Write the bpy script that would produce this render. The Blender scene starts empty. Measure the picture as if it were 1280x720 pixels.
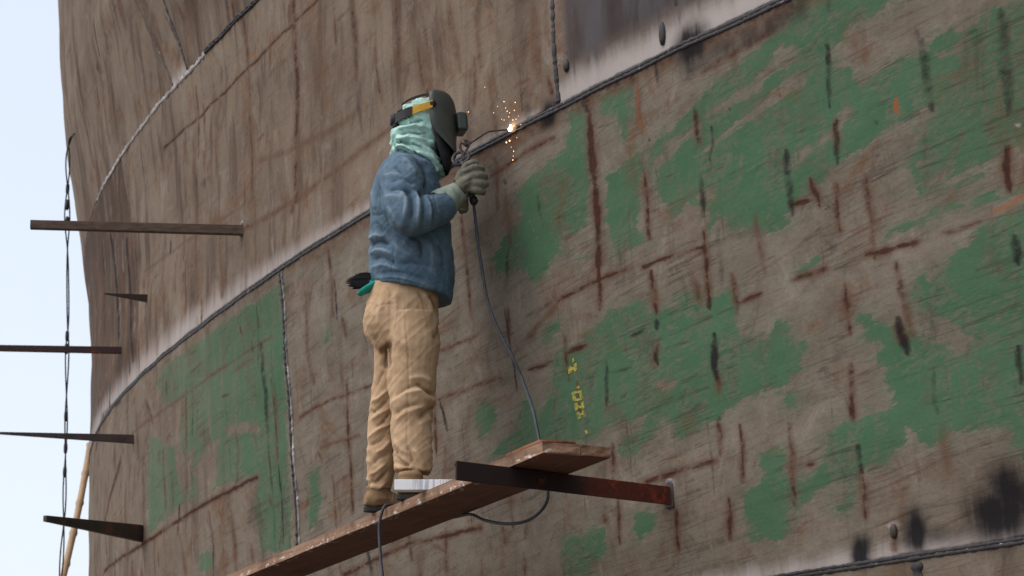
import bpy, bmesh, math, random
import numpy as np
from mathutils import Vector, Matrix

random.seed(4)
RNG = np.random.default_rng(4)
scn = bpy.context.scene
C = scn.collection

# ------------------------------------------------------------------ camera
PITCH = math.radians(13.0)
FPX = 3416.0                      # focal length in pixels of a 1280 px wide frame
cam = bpy.data.cameras.new('camera')
cam.sensor_width = 36.0
cam.lens = FPX * 36.0 / 1280.0
cam.clip_start = 0.1
cam.clip_end = 3000.0
cam.dof.use_dof = True
cam.dof.focus_distance = 11.7
cam.dof.aperture_fstop = 7.0
camo = bpy.data.objects.new('camera', cam)
camo.rotation_euler = (math.pi / 2 + PITCH, 0, 0)
C.objects.link(camo)
scn.camera = camo

# ------------------------------------------------------------------ light
SUN_EL, SUN_AZ = math.radians(60), math.radians(-100)      # azimuth from the view direction, minus is left
world = bpy.data.worlds.new('World')
scn.world = world
world.use_nodes = True
wn = world.node_tree.nodes
wl = world.node_tree.links
sky = wn.new('ShaderNodeTexSky')
sky.sky_type = 'NISHITA'
sky.sun_disc = False
sky.sun_elevation = SUN_EL
sky.sun_rotation = SUN_AZ
sky.air_density = 1.0
sky.dust_density = 3.0
sky.ozone_density = 1.5
wb = wn['Background']
wb.inputs[1].default_value = 0.10
veil = wn.new('ShaderNodeMix')                     # thin white cloud over the whole sky
veil.data_type = 'RGBA'
veil.blend_type = 'ADD'
veil.inputs[0].default_value = 1.0
veil.inputs[7].default_value = (4.85, 4.8, 4.85, 1)
wl.new(sky.outputs[0], veil.inputs[6])
wl.new(veil.outputs[2], wb.inputs[0])

sd = bpy.data.lights.new('sun', 'SUN')
sd.energy = 2.0
sd.angle = math.radians(80)
sd.color = (1.0, 0.95, 0.88)
so = bpy.data.objects.new('sun', sd)
dvec = Vector((math.sin(SUN_AZ) * math.cos(SUN_EL), math.cos(SUN_AZ) * math.cos(SUN_EL), math.sin(SUN_EL)))
so.rotation_euler = dvec.to_track_quat('Z', 'Y').to_euler()
so.location = (-20, 10, 30)
C.objects.link(so)

scn.view_settings.view_transform = 'Standard'
scn.view_settings.look = 'None'
scn.view_settings.exposure = 0.2
scn.view_settings.gamma = 1.0

# ------------------------------------------------------------------ geometry helpers
ct, st = math.cos(PITCH), math.sin(PITCH)


def ray(x, y):
    cx, cy = x - 640.0, 360.0 - y
    return np.array([cx, FPX * ct - cy * st, FPX * st + cy * ct])


def at_y(x, y, Y):
    r = ray(x, y)
    return r * (Y / r[1])


def at_z(x, y, Z):
    r = ray(x, y)
    return r * (Z / r[2])


def link(o, parent=None):
    C.objects.link(o)
    if parent is not None:
        o.parent = parent
        o.matrix_parent_inverse = Matrix.Translation(-parent.location)
    return o


def tag(o, label=None, cat=None, group=None, kind=None):
    if label:
        o['label'] = label
    if cat:
        o['category'] = cat
    if group:
        o['group'] = group
    if kind:
        o['kind'] = kind
    return o


def thing(name, label, cat, loc=(0, 0, 0), group=None):
    o = bpy.data.objects.new(name, None)
    o.location = loc
    o.empty_display_size = 0.1
    C.objects.link(o)
    return tag(o, label, cat, group)


def mesh_obj(name, verts, faces, mat, parent=None, smooth=True):
    me = bpy.data.meshes.new(name)
    me.from_pydata([tuple(map(float, v)) for v in verts], [], [tuple(f) for f in faces])
    me.update()
    if smooth:
        me.polygons.foreach_set('use_smooth', [True] * len(me.polygons))
    if mat:
        me.materials.append(mat)
    o = bpy.data.objects.new(name, me)
    return link(o, parent)


class MB:
    """collects simple solids for one mesh"""
    def __init__(self):
        self.v, self.f = [], []

    def add(self, v, f):
        b = len(self.v)
        self.v += [tuple(map(float, q)) for q in v]
        self.f += [tuple(b + i for i in q) for q in f]

    def hexa(self, c):
        """8 corners: 0-3 one end (loop), 4-7 the other end"""
        self.add(c, [(3, 2, 1, 0), (4, 5, 6, 7), (0, 1, 5, 4), (1, 2, 6, 5), (2, 3, 7, 6), (3, 0, 4, 7)])

    def bar(self, a, b, side, up, w0, h0, w1=None, h1=None):
        w1 = w0 if w1 is None else w1
        h1 = h0 if h1 is None else h1
        a, b, side, up = map(np.asarray, (a, b, side, up))
        c = []
        for p, w, h in ((a, w0, h0), (b, w1, h1)):
            for sx, sy in ((-1, -1), (1, -1), (1, 1), (-1, 1)):
                c.append(p + side * (sx * w / 2) + up * (sy * h / 2))
        self.hexa(c)

    def rings(self, rings, cap=True):
        n = len(rings[0])
        b = len(self.v)
        for r in rings:
            self.v += [tuple(map(float, q)) for q in r]
        for i in range(len(rings) - 1):
            for j in range(n):
                k = (j + 1) % n
                self.f.append((b + i * n + j, b + i * n + k, b + (i + 1) * n + k, b + (i + 1) * n + j))
        if cap:
            self.f.append(tuple(b + j for j in range(n))[::-1])
            self.f.append(tuple(b + (len(rings) - 1) * n + j for j in range(n)))

    def tube(self, pts, rad, n=10, sq=(1, 1)):
        pts = [np.asarray(p, float) for p in pts]
        if not hasattr(rad, '__len__'):
            rad = [rad] * len(pts)
        rs = []
        up = None
        for i, p in enumerate(pts):
            t = pts[min(i + 1, len(pts) - 1)] - pts[max(i - 1, 0)]
            t = t / (np.linalg.norm(t) + 1e-9)
            if up is None:
                a = np.array([0, 0, 1.0]) if abs(t[2]) < 0.9 else np.array([1.0, 0, 0])
                up = a
            s = np.cross(t, up)
            s /= np.linalg.norm(s) + 1e-9
            up = np.cross(s, t)
            rs.append([p + (s * math.cos(q) * sq[0] + up * math.sin(q) * sq[1]) * rad[i]
                       for q in (2 * math.pi * k / n for k in range(n))])
        self.rings(rs)

    def ball(self, c, r, n=10, ax=None):
        """ellipsoid; r = 3 radii along ax rows"""
        if not hasattr(r, '__len__'):
            r = (r, r, r)
        ax = np.eye(3) if ax is None else np.asarray(ax)
        rs = []
        m = max(5, n // 2 + 1)
        for i in range(1, m):
            th = math.pi * i / m
            rs.append([np.asarray(c) + ax[0] * (r[0] * math.sin(th) * math.cos(q)) + ax[1] * (r[1] * math.sin(th) * math.sin(q))
                       + ax[2] * (r[2] * math.cos(th)) for q in (2 * math.pi * k / n for k in range(n))])
        self.rings(rs)

    def build(self, name, mat, parent=None, smooth=False, bevel=0.0):
        o = mesh_obj(name, self.v, self.f, mat, parent, smooth)
        bm = bmesh.new()
        bm.from_mesh(o.data)
        bmesh.ops.recalc_face_normals(bm, faces=bm.faces)
        bm.to_mesh(o.data)
        bm.free()
        if bevel:
            m = o.modifiers.new('bevel', 'BEVEL')
            m.width = bevel
            m.segments = 2
            m.limit_method = 'ANGLE'
        return o


def spline(pts, n=8):
    """Catmull-Rom through rows of any width"""
    p = np.asarray(pts, float)
    p = np.vstack([2 * p[0] - p[1], p, 2 * p[-1] - p[-2]])
    out = []
    for i in range(1, len(p) - 2):
        for k in range(n):
            t = k / n
            a, b, c, d = p[i - 1], p[i], p[i + 1], p[i + 2]
            out.append(0.5 * (2 * b + (c - a) * t + (2 * a - 5 * b + 4 * c - d) * t * t + (3 * b - a - 3 * c + d) * t ** 3))
    out.append(p[-2])
    return np.array(out)


def smooth01(a, b, x):
    t = np.clip((x - a) / (b - a), 0, 1)
    return t * t * (3 - 2 * t)


def vnoise(p, seed=0):
    """value noise in -1..1 for rows of p"""
    p = np.asarray(p, float)
    i = np.floor(p).astype(np.int64)
    f = p - i
    f = f * f * (3 - 2 * f)

    def h(a):
        n = (a[:, 0] * 374761393 + a[:, 1] * 668265263 + a[:, 2] * 2147483647 + seed * 1274126177) & 0xffffffff
        n = ((n ^ (n >> 13)) * 1274126177) & 0xffffffff
        return ((n ^ (n >> 16)) & 0xffff) / 32767.5 - 1
    r = 0
    for dx in (0, 1):
        for dy in (0, 1):
            for dz in (0, 1):
                w = (f[:, 0] if dx else 1 - f[:, 0]) * (f[:, 1] if dy else 1 - f[:, 1]) * (f[:, 2] if dz else 1 - f[:, 2])
                r = r + w * h(i + np.array([dx, dy, dz]))
    return r


# ------------------------------------------------------------------ node helper
class NT:
    def __init__(self, name):
        self.m = bpy.data.materials.new(name)
        self.m.use_nodes = True
        self.t = self.m.node_tree
        self.b = self.t.nodes['Principled BSDF']

    def _in(self, sock, v):
        if isinstance(v, (int, float)):
            sock.default_value = v if sock.type != 'RGBA' else (v, v, v, 1)
        elif isinstance(v, tuple):
            sock.default_value = v if len(v) == len(sock.default_value) else (*v, 1)
        else:
            self.t.links.new(v, sock)

    def math(self, op, a, b=0.0, c=0.0, clamp=False):
        n = self.t.nodes.new('ShaderNodeMath')
        n.operation = op
        n.use_clamp = clamp
        for s, v in zip(n.inputs, (a, b, c)):
            self._in(s, v)
        return n.outputs[0]

    def mul(self, a, b): return self.math('MULTIPLY', a, b)
    def add(self, a, b): return self.math('ADD', a, b)
    def sub(self, a, b): return self.math('SUBTRACT', a, b)

    def ramp(self, x, a, b, lo=0.0, hi=1.0):
        n = self.t.nodes.new('ShaderNodeMapRange')
        n.interpolation_type = 'SMOOTHSTEP'
        self._in(n.inputs[0], x)
        n.inputs[1].default_value, n.inputs[2].default_value = a, b
        n.inputs[3].default_value, n.inputs[4].default_value = lo, hi
        return n.outputs[0]

    def mix(self, f, a, b, mode='MIX'):
        n = self.t.nodes.new('ShaderNodeMix')
        n.data_type = 'RGBA'
        n.blend_type = mode
        self._in(n.inputs[0], f)
        self._in(n.inputs[6], a)
        self._in(n.inputs[7], b)
        return n.outputs[2]

    def attr(self, name):
        n = self.t.nodes.new('ShaderNodeAttribute')
        n.attribute_name = name
        return n.outputs['Fac']

    def coord(self, kind='Object', uv=None):
        if uv:
            n = self.t.nodes.new('ShaderNodeUVMap')
            n.uv_map = uv
            return n.outputs[0]
        n = self.t.nodes.new('ShaderNodeTexCoord')
        return n.outputs[kind]

    def mapping(self, v, scale=(1, 1, 1), rot=(0, 0, 0), loc=(0, 0, 0)):
        n = self.t.nodes.new('ShaderNodeMapping')
        self._in(n.inputs[0], v)
        n.inputs[1].default_value = loc
        n.inputs[2].default_value = rot
        n.inputs[3].default_value = scale
        return n.outputs[0]

    def slant(self, v, rot, scale, loc=(0, 0, 0)):
        return self.mapping(self.mapping(v, rot=(0, 0, rot)), scale, loc=loc)

    def noise(self, v, scale, detail=4.0, rough=0.55, dist=0.0):
        n = self.t.nodes.new('ShaderNodeTexNoise')
        self._in(n.inputs['Vector'], v)
        n.inputs['Scale'].default_value = scale
        n.inputs['Detail'].default_value = detail
        n.inputs['Roughness'].default_value = rough
        n.inputs['Distortion'].default_value = dist
        return n.outputs[0]

    def finish(self, col, rough=0.7, bump=None, bstr=0.3, bdist=0.01, metal=0.0, spec=0.3):
        self._in(self.b.inputs['Base Color'], col)
        self._in(self.b.inputs['Roughness'], rough)
        self._in(self.b.inputs['Metallic'], metal)
        self.b.inputs['Specular IOR Level'].default_value = spec
        if bump is not None:
            n = self.t.nodes.new('ShaderNodeBump')
            n.inputs['Strength'].default_value = bstr
            n.inputs['Distance'].default_value = bdist
            self._in(n.inputs['Height'], bump)
            self.t.links.new(n.outputs[0], self.b.inputs['Normal'])
        return self.m


def mottled(name, c1, c2, scale=8, rough=0.8, bstr=0.3, bdist=0.004, stretch=(1, 1, 1), spots=None, spec=0.3, fine=120):
    k = NT(name)
    v = k.mapping(k.coord(), stretch)
    a = k.noise(v, scale, 5, 0.6)
    b = k.noise(v, fine, 3, 0.6)
    col = k.mix(k.ramp(a, 0.3, 0.7), c1, c2)
    col = k.mix(k.ramp(b, 0.3, 0.8, 0.0, 0.35), col, (c1[0] * .5, c1[1] * .5, c1[2] * .5))
    if spots:
        s = k.noise(v, spots[1], 6, 0.65)
        col = k.mix(k.ramp(s, spots[2], spots[2] + 0.06), col, spots[0])
    return k.finish(col, rough, k.add(k.mul(a, 0.6), k.mul(b, 0.4)), bstr, bdist, spec=spec)


# ------------------------------------------------------------------ hull surface
H1, H2, H3 = 1.255, 3.407, 5.0               # heights of the horizontal seams above the eye
GROUND = -1.6
QC = [1.47627121e-04, -1.31046990e-03, 1.81563836e-02, -4.69171201e-01, -6.67542710e-01]
_p = []
for Y in np.arange(8.0, 17.5, 0.05):
    _p.append((np.polyval(QC, Y - 13), Y))
d0 = np.polyval(np.polyder(QC), -5.0)
head_ = [(_p[0][0] - d0 * (8.0 - Y), Y) for Y in np.arange(3.0, 8.0, 0.1)]
ang = math.atan(-np.polyval(np.polyder(QC), 4.45))
rate = (ang - math.radians(8.9)) / 3.35
x, y = _p[-1]
tail = []
for k in range(160):
    ang -= rate * 0.05 * (1 if ang > math.radians(6) else 5)
    x -= math.sin(ang) * 0.05
    y += math.cos(ang) * 0.05
    tail.append((x, y))
PC = np.array(head_ + _p + tail)
_seg = np.linalg.norm(np.diff(PC, axis=0), axis=1)
_u = np.concatenate([[0], np.cumsum(_seg)])
UMAX = _u[-1]
UU = np.arange(0, UMAX, 0.02)
CX, CY = np.interp(UU, _u, PC[:, 0]), np.interp(UU, _u, PC[:, 1])
kern = np.hanning(31); kern /= kern.sum()
TX, TY = np.gradient(CX), np.gradient(CY)
TX = np.convolve(np.pad(TX, 15, mode='edge'), kern, 'valid')
TY = np.convolve(np.pad(TY, 15, mode='edge'), kern, 'valid')
_l = np.hypot(TX, TY)
TX, TY = TX / _l, TY / _l


def curve(u):
    return (np.interp(u, UU, CX), np.interp(u, UU, CY), np.interp(u, UU, TX), np.interp(u, UU, TY))


LZ = [-3, 1.0, 3.41, 4.2, 4.7, 5.2, 5.66, 5.95, 6.6, 9]
LG = [-.21, -.075, 0, .005, .045, .124, .2, .264, .335, .5]
RZ = [-3, 3.41, 5.0, 5.3, 9]
RG = [-.66, 0, .07, .13, 1.4]


def flare(u, z):
    cy = np.interp(u, UU, CY)
    w = smooth01(12.5, 18.5, cy)
    return w * np.interp(z, LZ, LG) + (1 - w) * np.interp(z, RZ, RG)


def dent(u, z):
    """uneven plating between the frames, a few millimetres"""
    return 0.0035 * np.sin(2 * math.pi * u / 0.62) * (0.6 + 0.4 * np.sin(1.3 * z + u)) + 0.003 * np.sin(2 * math.pi * z / 0.53 + 0.8 * u)


def surf(u, z, off=0.0):
    u = np.asarray(u, float)
    z = np.asarray(z, float)
    cx, cy, tx, ty = curve(u)
    g = flare(u, z) + dent(u, z) + off
    return np.stack([cx - ty * g, cy + tx * g, z + 0 * cx], -1)


_us = np.arange(0, UMAX, 0.04)
_cs = curve(_us)


def sdist(P):
    d = (P[:, None, 0] - _cs[0]) ** 2 + (P[:, None, 1] - _cs[1]) ** 2
    u = _us[np.argmin(d, 1)]
    for _ in range(2):
        cx, cy, tx, ty = curve(u)
        u = np.clip(u + (P[:, 0] - cx) * tx + (P[:, 1] - cy) * ty, 0, UMAX)
    cx, cy, tx, ty = curve(u)
    return -(P[:, 0] - cx) * ty + (P[:, 1] - cy) * tx - flare(u, P[:, 2]), u


_ym = np.arange(8.0, 22.0, 0.1)


def hit(px, py):
    """(u, z, point) where the sight line meets the hull"""
    r = ray(px, py) / ray(px, py)[1]
    d, u = sdist(_ym[:, None] * r)
    s = np.where((d[:-1] > 0) & (d[1:] <= 0))[0]
    if len(s) == 0:
        i = int(np.argmin(np.where(_ym > 15, np.abs(d), 9)))
        return u[i], r[2] * _ym[i], r * _ym[i]
    a, b = _ym[s[0]], _ym[s[0] + 1]
    for _ in range(3):
        yy = np.linspace(a, b, 12)
        d, u = sdist(yy[:, None] * r)
        j = np.where((d[:-1] > 0) & (d[1:] <= 0))[0]
        j = j[0] if len(j) else 0
        a, b, uu = yy[j], yy[j + 1], u[j]
    return uu, r[2] * a, r * a


def uz(pts):
    return np.array([hit(*p)[:2] for p in pts])


KU = 0.5      # the hull is seen at a slant: lengths along it count half in the paint shapes


# ---- where the paint and the stains lie (traced marks, carried over to hull coordinates)
GREEN = [
 ('+', [(614,325),(624,303),(640,283),(654,271),(642,250),(648,238),(668,218),(684,202),(706,187),(712,165),(707,143),(722,130),(731,129),(735,147),(736,200),(738,235),(733,250),(738,262),(728,283),(716,290),(703,291),(700,310),(712,318),(727,325),(733,310),(737,322),(722,325),(706,316),(694,320),(683,342),(672,356),(660,347),(648,336),(630,341),(618,338)]),
 ('+', [(743,122),(770,110),(792,98),(794,137),(790,157),(780,173),(772,160),(770,147),(755,143),(748,132)]),
 ('+', [(757,235),(755,222),(780,207),(793,190),(801,188),(803,215),(800,255),(795,275),(808,303),(787,312),(775,325),(765,309),(757,275)]),
 ('+', [(807,200),(807,187),(830,167),(856,146),(873,128),(887,105),(905,92),(960,50),(985,38),(992,10),(990,-20),(1122,-20),(1118,0),(1105,15),(1060,33),(1047,57),(1040,68),(1043,84),(1060,85),(1068,95),(1080,97),(1093,90),(1120,73),(1140,70),(1155,62),(1165,45),(1195,33),(1200,50),(1192,62),(1172,67),(1178,72),(1200,66),(1203,40),(1215,28),(1230,10),(1255,5),(1290,-10),(1300,170),(1278,178),(1265,185),(1230,205),(1200,217),(1188,222),(1165,238),(1150,247),(1143,240),(1137,205),(1135,193),(1147,177),(1160,155),(1170,140),(1157,140),(1140,150),(1113,157),(1087,180),(1060,197),(1037,217),(1017,240),(1000,252),(983,267),(992,277),(978,287),(962,291),(925,284),(908,288),(905,268),(895,275),(890,283),(882,262),(870,252),(853,262),(840,272),(833,257),(822,245),(812,225)]),
 ('-', [(803,222),(820,200),(838,178),(858,164),(875,152),(890,137),(905,128),(918,117),(935,107),(945,97),(960,84),(978,54),(990,62),(994,75),(980,85),(960,96),(948,112),(935,124),(915,132),(905,140),(895,140),(878,152),(872,172),(858,176),(840,192),(822,208),(811,228)]),
 ('-', [(870,196),(890,182),(910,165),(930,150),(945,134),(960,118),(985,95),(1000,90),(1007,95),(1000,108),(982,120),(962,133),(945,143),(925,152),(905,168),(885,186)]),
 ('-', [(983,210),(1003,188),(1020,178),(1037,160),(1058,135),(1062,140),(1045,165),(1030,182),(1012,195),(995,213)]),
 ('-', [(874,247),(884,236),(895,238),(893,248),(880,252)]),
 ('-', [(1139,207),(1150,200),(1165,200),(1150,207)]),
 ('-', [(1152,230),(1172,218),(1187,212),(1178,224),(1160,234)]),
 ('+', [(1137,363),(1147,343),(1158,338),(1163,348),(1177,337),(1188,322),(1200,310),(1213,307),(1220,285),(1250,273),(1266,262),(1300,235),(1300,610),(1282,600),(1270,560),(1262,543),(1240,536),(1215,536),(1193,543),(1180,556),(1165,556),(1150,553),(1147,541),(1133,538),(1132,560),(1117,567),(1107,580),(1087,583),(1075,592),(1069,612),(1070,636),(1055,642),(1043,638),(1040,628),(1052,622),(1065,612),(1050,604),(1028,612),(1007,626),(985,640),(990,655),(982,680),(968,680),(955,670),(945,676),(935,668),(938,655),(928,640),(930,615),(952,605),(955,590),(950,568),(960,561),(988,560),(982,583),(988,597),(1005,600),(1022,590),(1033,565),(1030,547),(1045,530),(1062,522),(1085,515),(1108,513),(1117,500),(1108,482),(1103,475),(1098,450),(1097,430),(1077,425),(1082,415),(1070,395),(1080,390),(1095,400),(1117,407),(1147,413),(1165,420),(1188,432),(1198,444),(1207,438),(1212,424),(1190,405),(1163,392),(1147,383)]),
 ('+', [(752,400),(760,388),(787,377),(806,376),(811,390),(828,385),(843,382),(846,368),(858,362),(872,364),(888,370),(902,365),(917,358),(926,361),(923,383),(927,397),(920,412),(930,423),(940,415),(950,424),(962,420),(966,400),(987,402),(992,420),(1012,427),(1004,440),(1003,458),(990,472),(975,485),(955,488),(940,495),(920,507),(908,514),(900,527),(880,530),(868,540),(853,545),(842,545),(838,528),(828,522),(820,545),(800,565),(785,572),(774,566),(772,555),(783,545),(800,536),(806,520),(780,527),(757,535),(738,552),(725,552),(700,552),(660,556),(612,574),(618,560),(640,540),(652,500),(664,497),(672,520),(680,505),(688,485),(688,455),(694,432),(715,432),(728,430),(733,413)]),
 ('-', [(822,480),(835,475),(848,476),(845,485),(825,490)]),
 ('+', [(678,420),(685,408),(697,402),(702,410),(693,418),(690,430),(680,428)]),
 ('+', [(594,530),(597,505),(606,500),(619,505),(622,520),(614,540),(600,548)]),
 ('+', [(980,500),(986,491),(997,498),(994,510),(985,514)]),
 ('+', [(791,648),(805,641),(822,640),(822,664),(808,668),(800,676),(795,660)]),
 ('+', [(704,680),(712,668),(728,668),(742,658),(757,656),(757,690),(745,705),(735,722),(712,728),(704,705)]),
 ('+', [(1103,297),(1112,284),(1137,274),(1160,266),(1190,252),(1203,252),(1205,258),(1185,265),(1165,277),(1140,286),(1115,293)]),
 ('+', [(1212,250),(1220,240),(1237,238),(1247,245),(1280,230),(1300,215),(1300,232),(1270,244),(1240,255),(1218,258)]),
 ('+', [(993,340),(1005,330),(1023,320),(1020,330),(1000,344)]),
 ('+', [(1172,238),(1200,226),(1250,203),(1252,208),(1225,222),(1195,233)]),
 # pale green panel below the main seam at the left
 ('+', [(353,349),(344,360),(300,390),(258,420),(222,446),(204,460),(195,480),(210,505),(228,500),(226,560),(232,570),(243,560),(240,600),(232,630),(222,600),(218,560),(200,550),(186,545),(184,600),(186,668),(200,655),(225,632),(250,622),(275,608),(300,600),(322,592),(318,640),(326,690),(345,690),(366,690),(360,560),(356,450)]),
 ('-', [(243,587),(262,552),(273,547),(270,607),(247,630)]),
 ('-', [(282,535),(300,528),(322,530),(325,540),(300,540),(285,545)]),
 ('+', [(250,690),(268,690),(262,712),(248,715)]),
 ('+', [(386,590),(398,585),(402,625),(396,655),(386,660)]),
 ('+', [(405,420),(413,412),(414,428),(406,432)]),
]
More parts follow.
